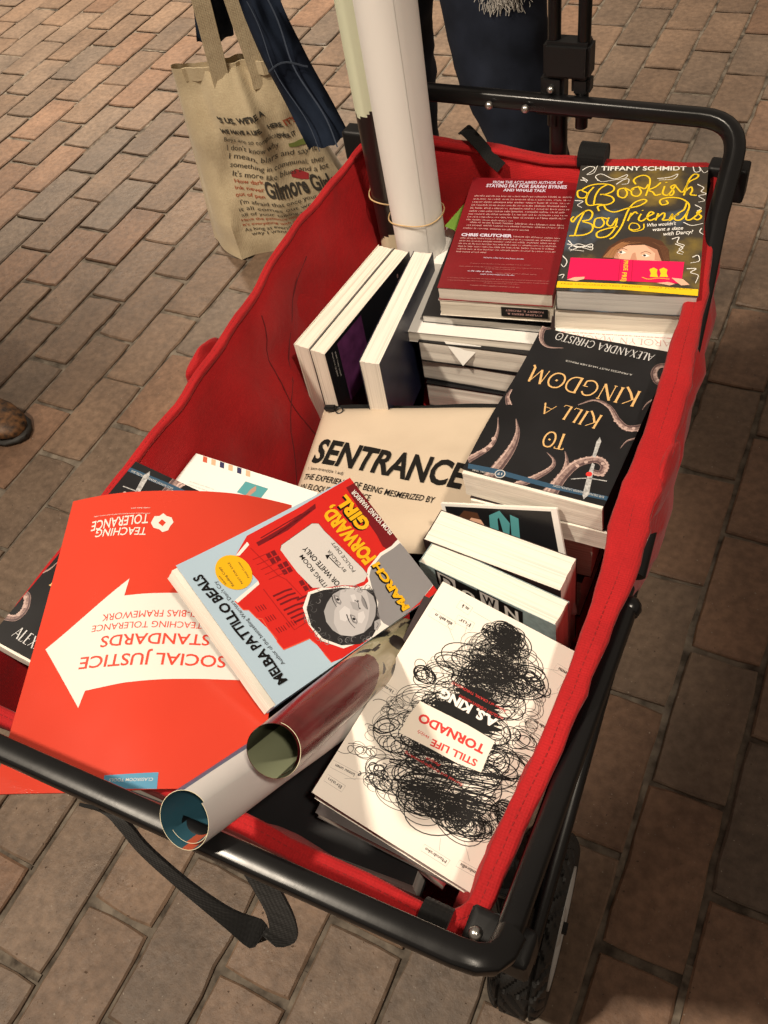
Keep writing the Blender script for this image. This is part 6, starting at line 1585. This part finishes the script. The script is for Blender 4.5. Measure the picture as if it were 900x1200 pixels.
def mi_green(u, s, inner):
    a = (u % 1); k = .42 + .13 * math.sin(a * 6.283 * 1.0 + 1)
    if s < .19 + .03 * math.sin(a * 9): return 1
    return 2 if s < .52 + .05 * math.sin(a * 6.28) else 0
groot, (ge1, ge2, gax) = roll('rolled_poster', 'narrow rolled poster in black and pale green standing behind the tall white roll', (-.396, .538, .33), (-.404, .532, .98), .027, 1.3, ['poster_green', 'poster_cream', 'poster_dark', 'poster_green'], mi_green, 'rolled posters standing in the back left corner', nl=170, rot=1.0)
bm = bmesh.new()
for a0, a1, z0, z1 in ((3.6, 4.3, .17, .30), (4.9, 4.1, .20, .33), (3.5, 3.9, .31, .21), (5.0, 4.4, .36, .24)):
    bm_tube(bm, [(.0272 * math.cos(a0 + (a1 - a0) * t / 8), .0272 * math.sin(a0 + (a1 - a0) * t / 8), z0 + (z1 - z0) * t / 8 + .01 * math.sin(t)) for t in range(9)], .0005, 5)
obj('printed_line', bm, MATS['ink_pale'], groot)
for nm, lab, c, r, tilt in (('rubber_band', 'tan rubber band around the tall white rolled poster', (-.3540, .5163, .512), .0364, -5), ('rubber_band', 'pale rubber band around the narrow black and green rolled poster', (-.3985, .5362, .525), .0287, 4)):
    bm = bmesh.new(); bm_tube(bm, [(r * math.cos(k * math.pi / 24), r * math.sin(k * math.pi / 24),   .0015 * math.sin(k * .4)) for k in range(48)], .0009, 7, closed=True)
    o = obj(nm, bm, MATS['rubber_band']); o.location = c; o.rotation_euler = (math.radians(tilt), math.radians(tilt * .7), 0)
    tag(o, lab, 'rubber band', 'rubber bands on the standing posters')

# ------------------------------------------------------------------ canvas tote bag standing on the bricks, shirt hung through its straps
def build_tote():
    A, Bq = Vector((-1.05, .94, 0)), Vector((-.80, 1.13, 0)); At, Bt = Vector((-1.100, 1.000, .40)), Vector((-.935, 1.055, .405))
    u = (Bq - A).normalized(); nrm = Vector((u.y, -u.x, 0))       # faces the viewer
    root = thing('tote_bag', 'cream canvas tote bag printed with black and orange lettering on the bricks', 'bag', (A + Bq) / 2)
    inv = Matrix.Translation(-(A + Bq) / 2)
    def front(s, t):                                                # s 0..1 across, t 0..1 up
        p = A.lerp(Bq, s).lerp(At.lerp(Bt, s), t)
        e = math.sin(math.pi * s) * math.sin(math.pi * min(1, t * .9 + .08))
        fold = .010 * math.sin(s * 9 + t * 5) * t * t + .024 * noise.noise(Vector((s * 3.2, t * 3.2, 7))) + .006 * noise.noise(Vector((s * 11, t * 8, 2))) + .012 * math.exp(-((s - .62 + .25 * (1 - t)) / .06) ** 2) * t
        return p + nrm * (.022 * e + fold)
    depth = lambda t: .085 * (1 - t) ** .7 + .03
    nS, nT = 30, 30
    bm = bmesh.new(); rows = []
    for j in range(nT + 1):
        t = j / nT; row = []
        d = depth(t)
        for i in range(nS + 1): row.append(inv @ front(i / nS, t))
        R_ = front(1, t); L_ = front(0, t)
        for k in range(1, 6): row.append(inv @ (R_ - nrm * d * k / 6 + u * .006 * math.sin(k * .6)))
        for i in range(nS, -1, -1): row.append(inv @ (front(i / nS, t) - nrm * (d + .02 * math.sin(math.pi * i / nS) * (1 - t)) - u * (.022 + .033 * (1 - t)) * (1 - i / nS)))
        for k in range(5, 0, -1): row.append(inv @ (L_ - nrm * d * k / 6 - u * ((.022 + .033 * (1 - t)) * k / 6 + .010 * math.sin(k * .6))))
        rows.append([bm.verts.new(p) for p in row])
    n = len(rows[0])
    for a, b in zip(rows, rows[1:]):
        for i in range(n): bm.faces.new((a[i], a[(i + 1) % n], b[(i + 1) % n], b[i]))
    bm.faces.new(rows[0][::-1])
    mats = [MATS['canvas']]
    art_on_surface(bm, ART['tote'], mats, 1, random.Random(2), .012, (-.135, -.2), (.135, .2), lambda a, b, hh: inv @ (front(a / .27 + .5, b / .40 + .5) + nrm * (.0012 + hh)))
    obj('canvas_body', bm, mats, root, True, 60)
    bm = bmesh.new()
    bm_strip(bm, [inv @ (front(s / 20, 1.0) + nrm * .002 - Vector((0, 0, .012))) for s in range(21)], (0, 0, 1), .026, .003); obj('hem', bm, MATS['canvas'], root)
    for back in (0, 1):
        p0 = front(.42, .97) + nrm * .004 - nrm * depth(1) * back * .9; p1 = front(.86, .97) + nrm * .004 - nrm * depth(1) * back * .9
        top = Vector((-.985, 1.03, .74)) - nrm * .03 * back
        path = catmull([p0 - Vector((0, 0, .04)), p0, p0.lerp(top, .45) - u * .012, top - u * .03, top + Vector((0, 0, .02)), top + u * .03, p1.lerp(top, .45) + u * .004, p1, p1 - Vector((0, 0, .04))], 6)
        bm = bmesh.new(); bm_strip(bm, [inv @ p for p in path], u, .034, .003); obj('strap', bm, MATS['canvas'], root)
    return nrm, u
tn, tu = build_tote()

def build_shirt():
    root_p = Vector((-.92, 1.0, .2))
    bm = bmesh.new()
    def drape(path, wdir, widths, seed):
        path = catmull(path, 6); rows = []
        n = len(path)
        for i, p in enumerate(path):
            t = i / (n - 1); w = widths[0] + (widths[1] - widths[0]) * t; row = []
            for k in range(15):
                s = -1 + 2 * k / 14
                d = .005 * math.sin(s * 5 + seed + t * 6) + .004 * math.sin(s * 9 - t * 7) + .014 * noise.noise(Vector((s * 2, t * 5, seed)))
                row.append(p + Vector(wdir) * (w / 2 * s) + tn * (d - .018 * s * s))
            row += [q - tn * .006 for q in row[::-1]]
            rows.append([bm.verts.new(q - root_p) for q in row])
        m = len(rows[0])
        for a, b in zip(rows, rows[1:]):
            for k in range(m): bm.faces.new((a[k], a[(k + 1) % m], b[(k + 1) % m], b[k]))
        bm.faces.new(rows[0][::-1]); bm.faces.new(rows[-1])
    drape([(-.885, 1.0, .68), (-.872, .995, .55), (-.855, .99, .485), (-.832, .985, .425), (-.800, .98, .355), (-.772, .975, .292)], (tu.x, tu.y, .15), (.066, .082), 1)
    drape([(-1.01, 1.06, .68), (-1.02, 1.06, .58), (-1.03, 1.06, .50), (-1.045, 1.06, .43)], (tu.x, tu.y, 0), (.06, .075), 4)
    bmesh.ops.recalc_face_normals(bm, faces=bm.faces[:])
    o = obj('shirt', bm, MATS['shirt_cloth'], None, True, 80); o.location = root_p
    tag(o, 'dark navy shirt with faint pale lines, hanging through the tote bag straps', 'shirt')
    bm = bmesh.new(); pts = catmull([(-.872, .995, .55), (-.855, .99, .485), (-.832, .985, .425), (-.800, .98, .355), (-.772, .975, .292)], 5)
    for off_, w_ in ((-.021, .0016), (.014, .0026)):
        bm_strip(bm, [p + tu * (off_ + .004 * math.sin(i * .5)) + tn * (.0125) - root_p for i, p in enumerate(pts)], tu, w_, .0008)
    for k in (9,):
        p = pts[min(k, len(pts) - 1)]; bm_strip(bm, [p + tu * (-.036 + .009 * t) + Vector((0, 0, .010 * math.sin(t * .5))) + tn * .0125 - root_p for t in range(9)], (0, 0, 1), .003, .0008)
    obj('check_line', bm, MATS['shirt_line'], o)
build_shirt()

# ------------------------------------------------------------------ person in ripped jeans standing behind the wagon
def build_person():
    root_loc = Vector((-.52, 1.12, 0))
    V = [(-.55, 1.20, .94), (-.46, 1.16, .88), (-.482, 1.085, .52), (-.418, 1.045, .37), (-.340, 1.05, .10), (-.335, .98, .05), (-.325, .90, .035),
         (-.65, 1.22, .88), (-.715, 1.20, .52), (-.725, 1.22, .34), (-.73, 1.24, .10), (-.74, 1.16, .05), (-.75, 1.08, .035), (-.55, 1.19, 1.12)]
    Rr = [.15, .115, .090, .080, .055, .045, .036, .105, .078, .070, .055, .045, .036, .13]
    E = [(0, 1), (1, 2), (2, 3), (3, 4), (4, 5), (5, 6), (0, 7), (7, 8), (8, 9), (9, 10), (10, 11), (11, 12), (0, 13)]
    me = bpy.data.meshes.new('person'); me.from_pydata([tuple(Vector(v) - root_loc) for v in V], E, [])
    o = bpy.data.objects.new('person', me); link(o); o.location = root_loc
    sk = o.modifiers.new('Skin', 'SKIN'); sk.use_smooth_shade = True
    for d, r in zip(me.skin_vertices[0].data, Rr): d.radius = (r, r)
    me.skin_vertices[0].data[0].use_root = True
    ss = o.modifiers.new('Sub', 'SUBSURF'); ss.levels = 3; ss.render_levels = 3
    tx = bpy.data.textures.new('jeans_folds', 'CLOUDS'); tx.noise_scale = .07
    dp = o.modifiers.new('Folds', 'DISPLACE'); dp.texture = tx; dp.strength = .022; dp.texture_coords = 'LOCAL'
    me.materials.append(MATS['denim'])
    tag(o, 'person in dark ripped skinny jeans standing behind the wagon', 'person')
    # frayed rip at the knee
    bm = bmesh.new(); r2 = random.Random(9); c = Vector((-.482, 1.085, .535)) - root_loc
    view = (cam.matrix_world.translation - (c + root_loc)).normalized(); view = Vector((view.x, view.y, .15)).normalized(); sd = Vector((-view.y, view.x, 0))
    for k in range(420):
        a = .32 + r2.gauss(0, .22); a = max(-.2, min(.85, a)); edge = .012 * math.cos(a * 2.1 - .6)
        z = r2.uniform(-.012, .040) + edge; l = r2.uniform(.005, .012) * (1.5 if z < .002 else 1)
        p = c + (view * math.cos(a) + sd * math.sin(a)) * .0935 + Vector((0, 0, z - .020 * a * a))
        lean = r2.gauss(0, .35); dn = (Vector((0, 0, -1)) + sd * lean + view * r2.uniform(0, .25)).normalized()
        q = p + dn * l * .55; s = q + (dn + sd * r2.gauss(0, .25)).normalized() * l * .5
        bm_tube(bm, [p, q, s], .00042, 3)
    f = obj('frayed_rip', bm, MATS['thread'], o)
build_person()

# ------------------------------------------------------------------ shoe of someone standing at the left edge
def build_shoe():
    root = thing('shoe', 'leopard print flat shoe of someone standing at the left edge', 'shoe', (-1.30, .33, 0))
    d = Vector((1, -.08, 0)).normalized(); s = Vector((d.y, -d.x, 0))
    def shell(name, prof, m):
        bm = bmesh.new(); rings = []
        for x, hw, z0, z1 in prof:
            ring = []
            for k in range(20):
                a = 2 * math.pi * k / 20
                ring.append(bm.verts.new(d * x + s * (hw * math.cos(a)) + Vector((0, 0, (z0 + z1) / 2 + (z1 - z0) / 2 * math.sin(a)))))
            rings.append(ring)
        for a, b in zip(rings, rings[1:]):
            for k in range(20): bm.faces.new((a[k], a[(k + 1) % 20], b[(k + 1) % 20], b[k]))
        bm.faces.new(rings[0][::-1]); bm.faces.new(rings[-1]); bmesh.ops.recalc_face_normals(bm, faces=bm.faces[:])
        obj(name, bm, MATS[m], root, True, 60)
    shell('upper', [(-.14, .02, .012, .05), (-.12, .034, .010, .075), (-.06, .036, .010, .08), (0, .040, .010, .062), (.05, .044, .010, .052), (.085, .038, .010, .042), (.105, .024, .010, .032), (.113, .008, .012, .022)], 'leopard')
    shell('sole', [(-.143, .018, 0, .016), (-.12, .036, 0, .018), (0, .042, 0, .016), (.06, .046, 0, .016), (.095, .038, 0, .016), (.115, .020, 0, .016), (.122, .005, .002, .014)], 'sole')
    bm = bmesh.new(); bm_tube(bm, [d * -.07 + Vector((0, 0, .05)), d * -.075 + Vector((0, 0, .16)), d * -.08 + Vector((0, 0, .34))], [.036, .040, .052], 16)
    obj('trouser_leg', bm, MATS['denim'], root, True, 60)
build_shoe()
